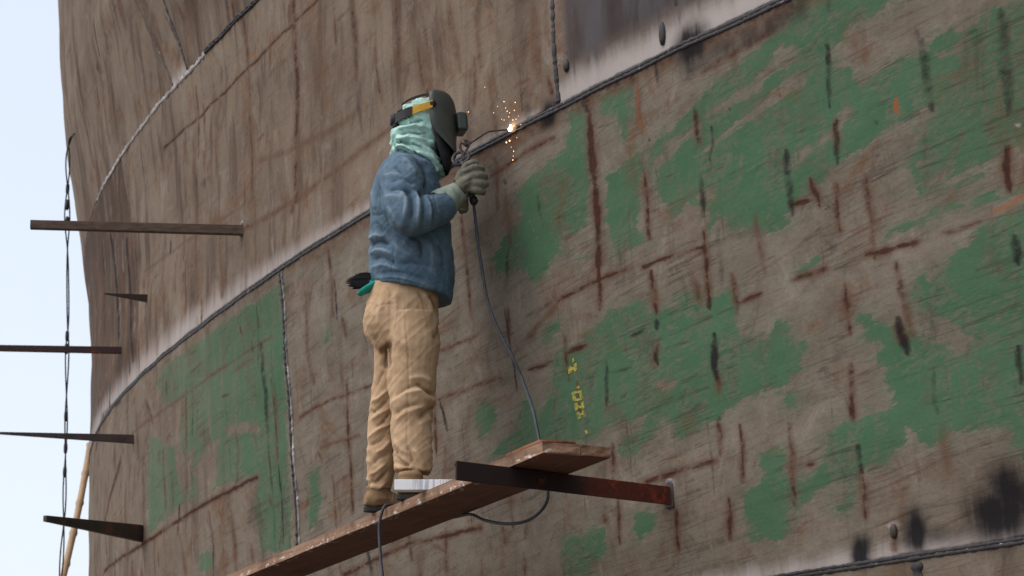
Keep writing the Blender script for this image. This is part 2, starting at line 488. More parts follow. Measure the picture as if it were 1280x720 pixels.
# (kind, strength, width px, points)
DABS = [
 ('rust',1.0,10,[(735,122),(738,165)]),('rust',1.0,15,[(738,160),(744,235),(750,330)]),('rust',1.0,7,[(750,325),(751,388)]),
 ('dark',.55,10,[(746,280),(748,312)]),
 ('orng',.6,8,[(797,105),(801,165)]),('rust',.8,8,[(797,105),(802,165)]),('rust',.9,7,[(804,215),(811,298)]),('rust',1.0,9,[(813,338),(820,392)]),('dark',.8,9,[(820,398),(820,412)]),('rust',.9,9,[(822,430),(818,460)]),('dark',.8,7,[(818,442),(822,456)]),
 ('dark',.75,8,[(869,132),(872,178)]),('rust',.7,9,[(870,140),(873,185)]),('dark',.8,10,[(877,220),(881,272)]),('rust',.9,8,[(880,290),(886,382)]),('dark',.8,8,[(886,370),(887,386)]),('dark',1.0,13,[(893,418),(896,475)]),('rust',.8,8,[(897,470),(899,490)]),('dark',.8,6,[(898,520),(899,528)]),('rust',.9,7,[(898,525),(901,570)]),
 ('dark',.8,8,[(1032,55),(1037,135)]),('dark',.85,9,[(1043,150),(1046,205)]),('rust',.7,9,[(1043,150),(1046,190)]),('rust',.9,8,[(1045,230),(1049,290)]),('rust',.95,9,[(1057,355),(1061,418)]),('rust',.95,8,[(1062,455),(1066,525)]),('dark',.85,9,[(1073,556),(1078,592)]),('rust',.7,9,[(1076,590),(1080,605)]),('dark',.6,8,[(1034,-5),(1036,15)]),
 ('dark',.6,22,[(1250,10),(1262,140)]),('dark',.6,9,[(1258,90),(1261,145)]),('rust',1.0,10,[(1257,182),(1261,240)]),('dark',.5,9,[(1256,180),(1258,215)]),('dark',.95,15,[(1269,295),(1274,330)]),('dark',.8,10,[(1275,430),(1278,480)]),
 ('dark',.9,14,[(1121,397),(1133,443)]),('rust',.8,16,[(1122,405),(1130,430)]),
 ('dark',.7,9,[(757,450),(760,508)]),
 ('rust',.9,8,[(700,375),(745,351),(790,335)]),('rust',.9,8,[(805,333),(820,326),(878,311)]),('rust',.5,12,[(640,445),(700,378)]),
 ('rust',.9,14,[(1083,318),(1110,312),(1145,303)]),('rust',.9,13,[(992,350),(1032,335)]),('rust',.7,10,[(1180,291),(1225,278)]),('orng',.7,14,[(1235,270),(1290,240)]),('orng',.5,9,[(1255,195),(1290,165)]),('rust',.9,9,[(922,377),(950,367)]),('dark',.75,9,[(786,420),(806,411)]),
 ('rust',1.0,9,[(706,441),(733,430)]),('rust',.8,8,[(660,462),(690,452)]),('rust',.7,8,[(590,483),(625,472)]),('rust',.6,7,[(545,500),(590,485)]),
 ('rust',1.0,11,[(990,255),(1012,251)]),('rust',1.0,8,[(1010,580),(1018,578)]),('dark',.7,6,[(1032,265),(1036,258)]),
 ('rust',1.0,10,[(810,602),(845,590),(890,577)]),('rust',.9,7,[(845,637),(848,690)]),
 ('rust',.9,9,[(911,625),(914,675)]),('rust',.8,9,[(773,620),(775,680)]),('rust',.8,7,[(764,555),(766,600)]),('rust',.8,10,[(755,645),(757,655)]),
 ('rust',1.0,5,[(205,185),(250,145),(300,95),(345,50),(398,0)]),('orng',1.0,9,[(315,72),(319,66)]),('orng',.7,6,[(395,0),(400,-8)]),
 ('rust',.45,16,[(325,200),(360,190),(410,165),(440,145)]),('rust',.5,14,[(300,290),(370,250),(430,205),(488,160)]),('rust',.4,10,[(180,340),(300,260)]),
 ('rust',.75,15,[(366,0),(371,100),(369,250)]),('dark',.4,14,[(370,60),(370,180)]),('rust',.6,9,[(305,20),(312,120),(316,250)]),('dark',.4,9,[(312,150),(316,235)]),('rust',.5,18,[(441,0),(446,100)]),('dark',.45,15,[(441,10),(446,95)]),('rust',.6,6,[(418,20),(419,55)]),('dark',.6,4,[(418,30),(419,54)]),('rust',.5,18,[(494,0),(502,90)]),('dark',.4,16,[(494,0),(500,70)]),('rust',.6,8,[(468,60),(478,130)]),('dark',.5,5,[(471,80),(475,118)]),
 ('orng',.4,10,[(430,85),(432,150)]),('rust',.6,8,[(523,60),(530,110)]),('dark',.4,10,[(525,0),(535,60)]),
 ('rust',.55,14,[(560,0),(575,90)]),('rust',.5,10,[(596,20),(600,90)]),('orng',.5,10,[(610,0),(616,60)]),('orng',.45,9,[(660,90),(664,130)]),('rust',.5,9,[(644,110),(662,100)]),
 ('dark',.8,4,[(245,218),(246,233)]),('dark',.8,4,[(255,222),(256,233)]),('rust',.6,8,[(253,130),(256,165)]),('dark',.4,7,[(292,140),(296,235)]),('dark',.4,6,[(231,160),(236,240)]),
 ('rust',.8,7,[(433,480),(436,560),(441,640)]),('rust',.7,7,[(410,305),(417,395)]),('rust',.6,7,[(380,355),(386,450),(392,480)]),('rust',.7,7,[(484,380),(487,450)]),('dark',.4,7,[(455,400),(459,450)]),
 ('rust',.8,7,[(375,520),(410,502),(468,480)]),('rust',.7,7,[(548,440),(600,418)]),('rust',.6,9,[(400,560),(450,545)]),
 ('rust',.9,6,[(543,480),(546,570)]),('rust',.8,5,[(556,560),(557,600)]),
 ('rust',1.0,8,[(130,714),(180,680),(222,652),(265,625),(322,597)]),('dark',.6,5,[(225,648),(262,628),(320,597)]),('rust',.9,6,[(224,630),(222,668)]),
 ('rust',.9,9,[(430,718),(510,680),(600,660)]),('rust',.7,8,[(556,660),(560,715)]),('rust',.7,6,[(540,680),(560,690)]),('rust',.7,6,[(655,690),(657,720)]),('rust',.7,8,[(628,660),(632,680)]),
 ('rust',.55,4,[(165,542),(215,505),(300,445),(340,420)]),
 ('dark',.7,14,[(326,430),(331,480),(334,540)]),('dark',.5,8,[(314,425),(316,440)]),('dark',.55,7,[(334,540),(340,610),(344,690)]),('dark',.55,6,[(320,370),(323,460)]),('dark',.6,4,[(241,515),(241,545)]),('dark',.5,4,[(282,500),(284,530)]),('dark',.6,5,[(238,580),(239,595)]),('dark',.5,4,[(286,560),(288,595)]),('dark',.5,5,[(352,590),(352,680)]),
 ('rust',.8,14,[(150,575),(138,620),(130,655)]),('rust',.6,8,[(183,500),(190,530)]),('rust',.6,7,[(205,560),(207,640)]),('rust',.6,8,[(232,480),(234,560)]),('rust',.5,12,[(290,640),(296,720)]),('rust',.5,9,[(262,640),(268,700)]),('rust',.5,9,[(225,670),(232,720)]),('rust',.6,6,[(313,680),(315,700)]),
 ('dark',.9,16,[(138,290),(145,345),(148,420)]),('dark',.8,14,[(158,300),(163,380),(166,450)]),('dark',.7,12,[(128,300),(131,420)]),('pale',.5,10,[(152,300),(155,340)]),('orng',.5,10,[(122,330),(124,470)]),('rust',.6,12,[(150,330),(158,460)]),('rust',.6,10,[(170,320),(174,470)]),('dark',.5,7,[(125,390),(126,470)]),('rust',.6,9,[(95,110),(118,210)]),('dark',.4,7,[(108,130),(130,220)]),('rust',.5,8,[(178,10),(205,75)]),('dark',.6,8,[(205,15),(226,60)]),('rust',.5,9,[(222,5),(236,45)]),('dark',.75,14,[(138,480),(136,520)]),('dark',.6,18,[(120,560),(128,520),(150,500)]),('dark',.5,8,[(150,240),(153,330)]),('dark',.5,8,[(135,300),(137,340)]),('dark',.45,10,[(148,420),(150,470)]),('dark',.5,7,[(163,230),(171,460)]),
 ('rust',.5,10,[(128,330),(132,470)]),('rust',.5,8,[(160,250),(165,420)]),('rust',.4,12,[(110,230),(124,330)]),
 # soot from cutting and welding
 ('soot',1.0,13,[(1079,655),(1074,692)]),('soot',.9,20,[(1132,615),(1143,668)]),('soot',1.0,34,[(1228,580),(1234,640)]),('soot',1.0,30,[(1258,585),(1262,640)]),('soot',1.0,34,[(1258,615),(1310,622)]),('soot',.5,12,[(1160,672),(1280,648)]),('rust',.8,9,[(1079,600),(1081,650)]),('rust',.6,8,[(1118,672),(1119,690)]),
 ('soot',1.0,17,[(685,172),(684,146)]),('soot',.95,26,[(868,112),(864,58)]),('dark',.7,7,[(818,80),(822,108)]),('dark',.7,10,[(728,126),(734,140)]),('soot',.5,14,[(880,75),(1000,10)]),
 ('rust',.7,16,[(650,195),(690,172)]),('rust',.8,10,[(612,220),(660,190)]),('rust',.5,20,[(700,150),(760,118)]),('rust',.6,22,[(880,90),(970,35)]),('rust',.6,7,[(618,190),(620,230),(622,262)]),('dark',.8,10,[(629,226),(633,232)]),('dark',.6,7,[(633,310),(632,345)]),('rust',.7,7,[(634,385),(636,425)]),
 ('dark',.9,9,[(829,32),(828,50)]),('dark',.8,7,[(845,-5),(846,8)]),('dark',.9,5,[(707,66),(708,69)]),('dark',.9,7,[(708,76),(709,88)]),
 ('dark',.6,6,[(757,181),(757,182)]),('dark',.6,6,[(762,181),(762,183)]),('dark',.7,6,[(809,173),(810,175)]),('dark',.6,5,[(911,135),(912,137)]),('dark',.7,6,[(1093,150),(1096,156)]),
 ('rust',.5,5,[(700,298),(726,293)]),('dark',.45,4,[(640,360),(720,310),(760,285)]),('dark',.4,3,[(820,345),(960,300)]),('dark',.4,3,[(1000,300),(1130,255)]),('dark',.5,4,[(1094,197),(1108,187)]),('dark',.4,7,[(1060,232),(1115,216)]),('dark',.4,4,[(1040,370),(1140,385)]),('dark',.45,4,[(1005,475),(1060,445)]),('dark',.4,5,[(1015,480),(1060,460)]),('dark',.4,3,[(1080,605),(1170,590)]),('dark',.4,3,[(1090,640),(1220,620)]),
 ('yelo',.6,4,[(662,273),(672,305)]),('yelo',.5,4,[(185,540),(187,585)]),('yelo',.5,4,[(755,700),(757,720)]),('yelo',.4,3,[(680,258),(700,252)]),
 ('mark',1.0,6,[(1119,124),(1121,143)]),
 ('pale',.7,26,[(1117,655),(1117,660)]),('pale',.6,14,[(838,598),(842,606)]),('pale',.9,5,[(1272,157),(1278,156)]),('pale',.35,3,[(805,480),(860,462)]),('pale',.3,3,[(905,445),(935,432)]),('pale',.2,14,[(860,160),(920,110)]),
]


def poly_sdf(P, poly):
    """signed distance, positive inside"""
    a = poly
    b = np.roll(poly, -1, 0)
    d2 = np.full(len(P), 1e9)
    ins = np.zeros(len(P), bool)
    for p, q in zip(a, b):
        e = q - p
        w = P - p
        t = np.clip((w @ e) / (e @ e + 1e-12), 0, 1)
        d = w - t[:, None] * e
        d2 = np.minimum(d2, (d ** 2).sum(1))
        c = (p[1] > P[:, 1]) != (q[1] > P[:, 1])
        xx = p[0] + (P[:, 1] - p[1]) / (q[1] - p[1] + 1e-12) * e[0]
        ins ^= c & (P[:, 0] < xx)
    return np.where(ins, 1, -1) * np.sqrt(d2)


SC = np.array([KU, 1.0])
GREEN_UZ = [(s, uz(p) * SC) for s, p in GREEN]
DABS_UZ = []
for kind, k, w, p in DABS:
    h = [hit(*q) for q in p]
    sc = np.mean([q[2][1] for q in h]) / FPX
    DABS_UZ.append((kind, k, w * sc / 2 * {'soot': .62, 'pale': .6, 'mark': .9, 'yelo': 1.0}.get(kind, 0.50), np.array([[q[0], q[1]] for q in h]) * SC))

# many smaller runs and stains scattered over the plates
_r = np.random.default_rng(11)
_ua, _ub = hit(1270, 300)[0], hit(125, 400)[0]
for n_, z0, z1, u0, u1 in ((95, H2 + .08, H3 - .1, hit(690, 60)[0], _ub), (70, H1, H2 - .1, hit(620, 420)[0], _ub), (22, H1 + .3, H2 - .1, _ua, hit(620, 420)[0]), (40, H3, H3 + 1.4, hit(300, 10)[0], hit(90, 80)[0])):
    for _ in range(n_):
        u, z = _r.uniform(u0, u1), _r.uniform(z0, z1)
        L = min(_r.exponential(.22) + .04, z - H1 if z < H2 else z - H2 if z < H3 else z - H3)
        w = _r.choice([.004, .006, .010, .018, .03], p=[.34, .34, .22, .07, .03])
        k = _r.uniform(.35, .9) * (1 if w < .012 else .6)
        if z > H2 and _r.random() < .6:
            w, k, L = w * 2.2 + .006, k * .5, L * 1.6 if z - L * 1.6 > H2 else L
        kind = _r.choice(['rust', 'dark', 'orng'], p=[.62, .28, .10] if z > H2 else [.66, .34, 0])
        if _r.random() < .12:
            pts = np.array([[u, z], [u + _r.uniform(.1, .5), z + _r.normal(0, .012)]])
        else:
            pts = np.array([[u, z], [u + _r.normal(0, .02) - .03 * L, z - L]])
        DABS_UZ.append((kind, k * (.7 if kind == 'orng' else 1), w, pts * SC))

seam_b = uz([(350, 345), (361, 510), (372, 676)])            # upright weld, pale green plate | rusty plate
seam_c = uz([(690, 4), (694, 66), (697, 124)])               # upright weld beside the heat tinted plate
seam_c2 = uz([(158, 230), (166, 330), (173, 470)])
seam_d1 = uz([(207, 84), (188, 42), (171, 4)])
seam_d2 = uz([(226, 60), (217, 32), (206, 2)])
u_low = hit(1145, 706)[0]


def seam_line(s):
    c = np.polyfit(s[:, 1], s[:, 0], 1)
    return lambda z: np.polyval(c, z)


SB, SCC, SC2, SD1, SD2 = map(seam_line, (seam_b, seam_c, seam_c2, seam_d1, seam_d2))
GOFF = 0.005


def paint(u, z, row, plate):
    P = np.stack([u, z], -1) * SC
    q = np.stack([P[:, 0] * 16, P[:, 1] * 9, 0 * u], -1)
    PWARP = P + .004 * np.stack([vnoise(q, 71), vnoise(q, 72)], -1) + .003 * np.stack([vnoise(q * 3, 73), vnoise(q * 3, 74)], -1)
    PSOOT = P + .010 * np.stack([vnoise(q * .55, 75), 1.6 * vnoise(q * .55, 76)], -1)
    N = len(u)
    A = {k: np.zeros(N) for k in ('rust', 'dark', 'pale', 'yelo', 'orng', 'mark', 'tint', 'zone', 'soot')}
    g = np.full(N, -0.25)
    for s, poly in GREEN_UZ:
        lo, hi = poly.min(0) - 0.22, poly.max(0) + 0.22
        m = np.where((P[:, 0] > lo[0]) & (P[:, 0] < hi[0]) & (P[:, 1] > lo[1]) & (P[:, 1] < hi[1]))[0]
        if not len(m):
            continue
        d = poly_sdf(P[m], poly)
        g[m] = np.maximum(g[m], d) if s == '+' else np.minimum(g[m], -d)
    if row != 'b':
        g[:] = -0.25
    A['green'] = np.clip(g, -0.25, 0.25)
    for kind, k, r, pts in DABS_UZ:
        soft = {'soot': 2.8, 'pale': 1.0, 'yelo': .6, 'mark': .2}.get(kind, 0.9) * r + 0.0065
        lo, hi = pts.min(0) - 2 * r - soft - .02, pts.max(0) + 2 * r + soft + .02
        m = np.where((P[:, 0] > lo[0]) & (P[:, 0] < hi[0]) & (P[:, 1] > lo[1]) & (P[:, 1] < hi[1]))[0]
        if not len(m):
            continue
        best = np.full(len(m), 9.0)
        for p, q in zip(pts[:-1], pts[1:]):
            e = q - p
            w = (PSOOT if kind == 'soot' else PWARP)[m] - p
            if kind == 'soot':
                w = w * np.array([1, .62])
                e = (q - p) * np.array([1, .62])
            t = np.clip((w @ e) / (e @ e + 1e-12), 0, 1)
            d = np.sqrt(((w - t[:, None] * e) ** 2).sum(1))
            taper = 1 - 0.5 * np.abs(2 * t - 1) ** 3 if len(pts) == 2 and kind != 'soot' else 1 - 0 * t
            best = np.minimum(best, d / taper)
        if kind == 'soot' and abs(pts[0, 1] - pts[-1, 1]) > .05:
            fade = .12 + .88 * smooth01(pts[0, 1], pts[-1, 1], P[m][:, 1])
        else:
            fade = 1.0
        val = fade * k * (1 - smooth01(max(r - soft * .6, 0), r + soft, best))
        if kind == 'rust':
            val = np.maximum(val, .42 * k * (1 - smooth01(r * .6, 2.6 * r + .016, best)))
        A[kind][m] = np.maximum(A[kind][m], val)
    cy = np.interp(u, UU, CY)
    left = smooth01(12.2, 16.5, cy)
    # brown mill scale above the main seam and round the bow, khaki grey primer below it
    A['tone'] = np.zeros(N)
    if row == 'd':
        A['tone'] += {'closing': .25, 'after': .85}.get(plate, .12)
    if row == 'c':
        A['tone'] = smooth01(-.02, .03, u - SC2(z)) * 1.15 + .25 * smooth01(.9, 1.5, z - H2)
    A['zone'] = {'a': 0.5 + 0 * u, 'b': 0.1 + 0.5 * left, 'c': 0.85 + 0 * u, 'd': 1.0 + 0 * u}[row]
    if row == 'c':           # ground bright along the seam
        d = z - H2
        ext = 0.10 + 0.19 * left
        A['pale'] = np.maximum(A['pale'], (0.72 + .12 * left) * (1 - smooth01(0.0, ext, d)))
        dv = np.abs(u - SCC(z)) * KU
        A['pale'] = np.maximum(A['pale'], 0.45 * (1 - smooth01(0.0, 0.06, dv)))
        if plate == 'tinted':
            A['tint'] = smooth01(0.06, 0.22, d) * smooth01(0.02, 0.07, dv)
            A['pale'] = np.maximum(A['pale'], 0.95 * (1 - smooth01(0.03, 0.2, d)))
    if row in 'bcd':
        for hz in (H1, H2, H3):
            A['dark'] = np.maximum(A['dark'], 0.9 * (1 - smooth01(0.008, 0.022, np.abs(z - hz))) * (1 if hz < 4 else 1 - 0.6 * left))
    if row == 'b':
        d = H2 - z
        A['dark'] = np.maximum(A['dark'], 0.75 * (1 - smooth01(0.0, 0.05, d)))
        A['rust'] = np.maximum(A['rust'], 0.6 * (1 - smooth01(0.02, 0.12, d)) * (1 - left))
        A['pale'] = np.maximum(A['pale'], 0.75 * (1 - smooth01(0.01, 0.13, z - H1)) * (1 - left))
        dv = np.abs(u - SB(z)) * KU
        A['pale'] = np.maximum(A['pale'], 0.35 * (1 - smooth01(0.0, 0.05, dv)))
        A['green'] = np.minimum(A['green'], d - 0.03)
    if row == 'd' and plate == 'closing':
        A['pale'] = np.maximum(A['pale'], 0.8 * (1 - smooth01(0.0, 0.14, z - H3)))
    if row == 'c':
        A['pale'] = np.maximum(A['pale'], 0.4 * (1 - smooth01(0.0, 0.06, H3 - z)) * left)
    return A


# ------------------------------------------------------------------ hull material
def hull_material():
    k = NT('painted_ship_steel')
    uv = k.coord(uv='hull')
    zone, gsdf = k.attr('zone'), k.attr('green')
    big = k.noise(uv, 1.1, 5, 0.6)
    mid = k.noise(k.mapping(uv, (2.2, 4.0, 1)), 2.0, 6, 0.62)
    # scratches run along the plate, slightly rising
    scr = k.noise(k.slant(uv, 0.07, (1.3, 8.5, 1)), 1.8, 8, 0.72, 0.7)
    scr2 = k.noise(k.slant(uv, 0.11, (1.0, 42, 1)), 1.6, 3, 0.6, 0.5)
    drip = k.noise(k.mapping(uv, (3.2, 0.7, 1)), 1.5, 7, 0.6, 0.3)
    drip2 = k.noise(k.mapping(uv, (9, 1.0, 1)), 1.2, 7, 0.66, 0.3)
    fine = k.noise(k.mapping(uv, (0.5, 1, 1)), 90, 4, 0.7)
    grit = k.noise(k.mapping(uv, (0.5, 1, 1)), 28, 6, 0.7)
    khaki = k.mix(k.ramp(mid, 0.3, 0.7), (0.216, 0.186, 0.148), (0.162, 0.136, 0.107))
    khaki = k.mix(k.ramp(scr, 0.50, 0.72, 0, 0.5), khaki, (0.088, 0.071, 0.054))
    khaki = k.mix(k.ramp(big, 0.55, 0.75, 0, 0.5), khaki, (0.145, 0.094, 0.060))
    brown = k.mix(k.ramp(big, 0.35, 0.65), (0.232, 0.178, 0.132), (0.165, 0.120, 0.087))
    brown = k.mix(k.ramp(mid, 0.5, 0.72, 0, 0.6), brown, (0.215, 0.182, 0.155))
    brown = k.mix(k.ramp(drip, 0.48, 0.68, 0, 0.85), brown, (0.075, 0.047, 0.035))
    brown = k.mix(k.ramp(drip2, 0.56, 0.76, 0, 0.4), brown, (0.135, 0.068, 0.042))
    brown = k.mix(k.ramp(drip2, 0.46, 0.28, 0, 0.35), brown, (0.24, 0.192, 0.155))
    bare = k.mix(k.ramp(k.add(zone, k.mul(k.sub(mid, 0.5), 0.7)), 0.2, 0.8), khaki, brown)
    tone = k.attr('tone')
    bare = k.mix(k.mul(k.ramp(k.add(tone, k.add(k.mul(k.sub(drip, .5), 1.6), k.mul(k.sub(drip2, .5), 1.2))), 0.3, 1.3, 0, 0.85), k.ramp(tone, 0, .1)), bare, (0.062, 0.036, 0.026))
    # orange brown rust bloom, grime, fine runs, thin wandering scratches
    bloom = k.noise(k.mapping(uv, (1.6, 2.0, 1), (0, 0, 0.1), (3, 7, 0)), 1.9, 9, 0.72, 0.6)
    bare = k.mix(k.ramp(bloom, 0.50, 0.70, 0, 0.8), bare, (0.155, 0.076, 0.038))
    grime = k.noise(k.mapping(uv, (2.2, 1.5, 1), (0, 0, -0.1), (11, 2, 0)), 1.7, 9, 0.74, 0.8)
    bare = k.mix(k.ramp(grime, 0.52, 0.72, 0, 0.7), bare, (0.058, 0.045, 0.036))
    bare = k.mix(k.ramp(grime, 0.47, 0.30, 0, 0.7), bare, (0.27, 0.235, 0.195))
    runs = k.noise(k.mapping(uv, (13, 0.8, 1), (0, 0, 0), (5, 1, 0)), 1.4, 6, 0.66, 0.3)
    bare = k.mix(k.mul(k.ramp(runs, 0.57, 0.70, 0, 0.75), k.ramp(bloom, 0.4, 0.6)), bare, (0.062, 0.028, 0.018))

    def line(scale, rot, off, width, det=1.5):
        n = k.noise(k.slant(uv, rot, scale, (off, off * .7, 0)), 1.5, det, 0.5, 0.0)
        return k.ramp(k.math('ABSOLUTE', k.sub(n, 0.5)), width, 0.0)
    cut1 = k.mul(line((0.35, 13, 1), 0.06, 2.0, 0.016), k.ramp(grime, 0.40, 0.55))
    cut2 = k.mul(line((0.45, 16, 1), 0.15, 9.0, 0.014), k.ramp(bloom, 0.42, 0.56))
    bare = k.mix(k.mul(k.mul(cut1, .5), k.sub(1.0, k.mul(zone, .6))), bare, (0.045, 0.034, 0.028))
    bare = k.mix(k.mul(k.mul(cut2, .5), k.sub(1.0, k.mul(zone, .6))), bare, (0.060, 0.036, 0.025))
    calm = k.sub(1.0, k.mul(zone, 0.7))
    bare = k.mix(k.mul(k.ramp(scr2, 0.61, 0.73, 0, 0.38), calm), bare, (0.07, 0.05, 0.04))
    bare = k.mix(k.ramp(grit, 0.62, 0.72, 0, 0.65), bare, (0.075, 0.042, 0.028))
    bare = k.mix(k.ramp(fine, 0.3, 0.75, 0, 0.35), bare, (0.08, 0.062, 0.05))
    # green primer, torn along the scratches, chipped at the edges
    tear = k.noise(k.slant(uv, 0.12, (2.2, 9, 1)), 2.0, 8, 0.66, 0.2)
    tear2 = k.noise(k.slant(uv, 0.14, (7, 24, 1)), 2.2, 6, 0.72)
    edge = k.add(gsdf, k.add(k.mul(k.sub(tear, 0.5), 0.085), k.add(k.mul(k.sub(tear2, 0.5), 0.085), k.mul(k.sub(grit, 0.5), 0.03))))
    gm = k.ramp(edge, -0.004, 0.007, 0, 0.94)
    chips = k.ramp(k.add(k.mul(tear, 0.5), k.mul(tear2, 0.5)), 0.36, 0.33)
    gm = k.mul(gm, k.sub(1.0, k.mul(chips, 0.8)))
    thin = k.mul(k.ramp(grime, 0.44, 0.60), k.ramp(tear2, 0.40, 0.58))          # paint rubbed thin
    gm = k.mul(gm, k.sub(1.0, k.mul(thin, 0.75)))
    gm = k.mul(gm, k.sub(1.0, k.mul(k.mul(k.ramp(drip2, 0.5, 0.66), k.ramp(zone, .3, .6)), 0.8)))
    haze = k.mul(k.ramp(edge, -0.05, 0.01, 0, 0.45), k.ramp(tear2, 0.42, 0.6))   # smeared remains outside the patch
    gm = k.math('MAXIMUM', gm, haze)
    green = k.mix(k.ramp(mid, 0.3, 0.7), (0.048, 0.126, 0.064), (0.072, 0.152, 0.086))
    green = k.mix(k.ramp(zone, 0.3, 0.75, 0, 0.75), green, (0.125, 0.160, 0.100))
    green = k.mix(k.ramp(big, 0.5, 0.75, 0, 0.6), green, (0.062, 0.115, 0.062))
    green = k.mix(k.ramp(scr, 0.55, 0.75, 0, 0.4), green, (0.045, 0.085, 0.055))
    green = k.mix(k.ramp(fine, 0.25, 0.8, 0, 0.3), green, (0.03, 0.07, 0.045))
    green = k.mix(k.ramp(scr2, 0.66, 0.71, 0, 0.5), green, (0.17, 0.22, 0.17))
    green = k.mix(k.mul(k.ramp(drip, 0.55, 0.75, 0, 0.5), zone), green, (0.16, 0.10, 0.065))
    green = k.mix(k.ramp(edge, 0.028, 0.0, 0, 0.35), green, (0.09, 0.13, 0.08))
    green = k.mix(k.ramp(grime, 0.50, 0.70, 0, 0.6), green, (0.040, 0.062, 0.040))
    green = k.mix(k.ramp(bloom, 0.50, 0.68, 0, 0.6), green, (0.095, 0.092, 0.052))
    green = k.mix(k.mul(k.mul(line((0.4, 15, 1), 0.18, 15.0, 0.010), .45), k.ramp(bloom, .45, .6)), green, (0.13, 0.165, 0.12))
    green = k.mix(k.mul(cut1, .55), green, (0.03, 0.045, 0.03))
    col = k.mix(gm, bare, green)
    # blue grey heat tint
    tint = k.attr('tint')
    tcol = k.mix(k.ramp(drip, 0.35, 0.65), (0.042, 0.035, 0.036), (0.088, 0.083, 0.094))
    tcol = k.mix(k.ramp(big, 0.45, 0.7, 0, 0.5), tcol, (0.075, 0.052, 0.044))
    tcol = k.mix(k.mul(k.ramp(tint, 0.75, 0.25), k.ramp(drip2, .35, .6)), tcol, (0.20, 0.21, 0.25))
    col = k.mix(k.mul(tint, 0.92), col, tcol)
    pale = k.attr('pale')
    pm = k.ramp(k.add(pale, k.add(k.mul(k.sub(drip2, 0.5), 0.9), k.mul(k.sub(grime, 0.5), 0.6))), 0.2, 1.0, 0, 0.85)
    col = k.mix(pm, col, (0.40, 0.36, 0.345))
    brkl = k.noise(k.mapping(uv, (2.2, 3.5, 1), (0, 0, 0), (1, 9, 0)), 2.2, 6, 0.7)
    rust = k.mul(k.attr('rust'), k.ramp(brkl, 0.32, 0.58, 0.45, 1.08))
    brk = k.add(k.mul(k.sub(grit, 0.5), 0.9), k.mul(k.sub(tear2, 0.5), 0.7))
    halo = k.mul(k.ramp(rust, 0.0, 0.42, 0, 0.8), k.ramp(k.add(mid, k.mul(brk, .3)), 0.3, 0.7, 0.5, 1.0))
    col = k.mix(halo, col, (0.118, 0.066, 0.043))
    rm = k.ramp(k.add(rust, k.mul(brk, 1.0)), 0.36, 0.90, 0, 0.96)
    rcol = k.mix(k.ramp(tear2, 0.35, 0.65), (0.030, 0.015, 0.013), (0.070, 0.028, 0.018))
    col = k.mix(rm, col, rcol)
    orng = k.attr('orng')
    col = k.mix(k.mul(k.ramp(k.add(orng, k.mul(brk, 0.7)), 0.25, 0.95), k.ramp(orng, 0.02, 0.2)), col, (0.29, 0.095, 0.03))
    dark = k.mul(k.attr('dark'), k.ramp(brkl, 0.62, 0.42, 0.6, 1.08))
    dm = k.mul(k.ramp(k.add(dark, k.mul(brk, 0.8)), 0.12, 0.92, 0, 0.95), k.ramp(dark, 0.02, 0.3))
    col = k.mix(dm, col, (0.020, 0.016, 0.017))
    soot = k.attr('soot')
    col = k.mix(k.ramp(k.mul(soot, k.add(1.0, k.add(k.mul(k.sub(drip2, .5), 1.8), k.sub(mid, .5)))), 0.02, 0.9, 0, 0.97), col, (0.012, 0.011, 0.013))
    yelo = k.attr('yelo')
    ym = k.mul(k.ramp(k.add(k.mul(yelo, 0.5), grit), 0.80, 0.92), k.ramp(yelo, 0.1, 0.3))
    col = k.mix(ym, col, (0.46, 0.38, 0.05))
    mark = k.attr('mark')
    col = k.mix(k.ramp(k.add(mark, k.mul(brk, 0.8)), 0.45, 0.85, 0, 0.8), col, (0.27, 0.085, 0.035))
    speck = k.noise(k.mapping(uv, (0.5, 1, 1)), 13, 5, 0.75)
    col = k.mix(k.ramp(speck, 0.735, 0.76, 0, 0.75), col, (0.33, 0.32, 0.28))
    h = k.add(k.mul(gm, 0.5), k.add(k.mul(scr, 0.5), k.add(k.mul(fine, 0.25), k.mul(grit, 0.35))))
    h = k.add(h, k.mul(rm, k.mul(grit, 0.5)))
    rough = k.add(0.80, k.mul(k.sub(mid, 0.5), 0.3))
    return k.finish(col, rough, h, 0.35, 0.006, spec=0.05)


MHULL = hull_material()
MWELD = mottled('weld_metal', (0.018, 0.016, 0.018), (0.045, 0.040, 0.042), 30, 0.6, 0.6, 0.004, spots=((0.17, 0.16, 0.165), 22, 0.63), spec=0.3)
MWELDP = mottled('ground_weld_metal', (0.40, 0.37, 0.36), (0.075, 0.065, 0.06), 6, 0.6, 0.6, 0.004, spots=((0.5, 0.48, 0.46), 18, 0.58), spec=0.5)

hull = thing('ship_hull', 'curved rusty brown steel ship hull with torn green primer towering behind the welder', 'ship hull', (1.0, 9.0, GROUND))

UA, UB = hit(1279, 400)[0] - 0.25, hit(119, 600)[0] + 1.2       # the stretch that needs the fine grid


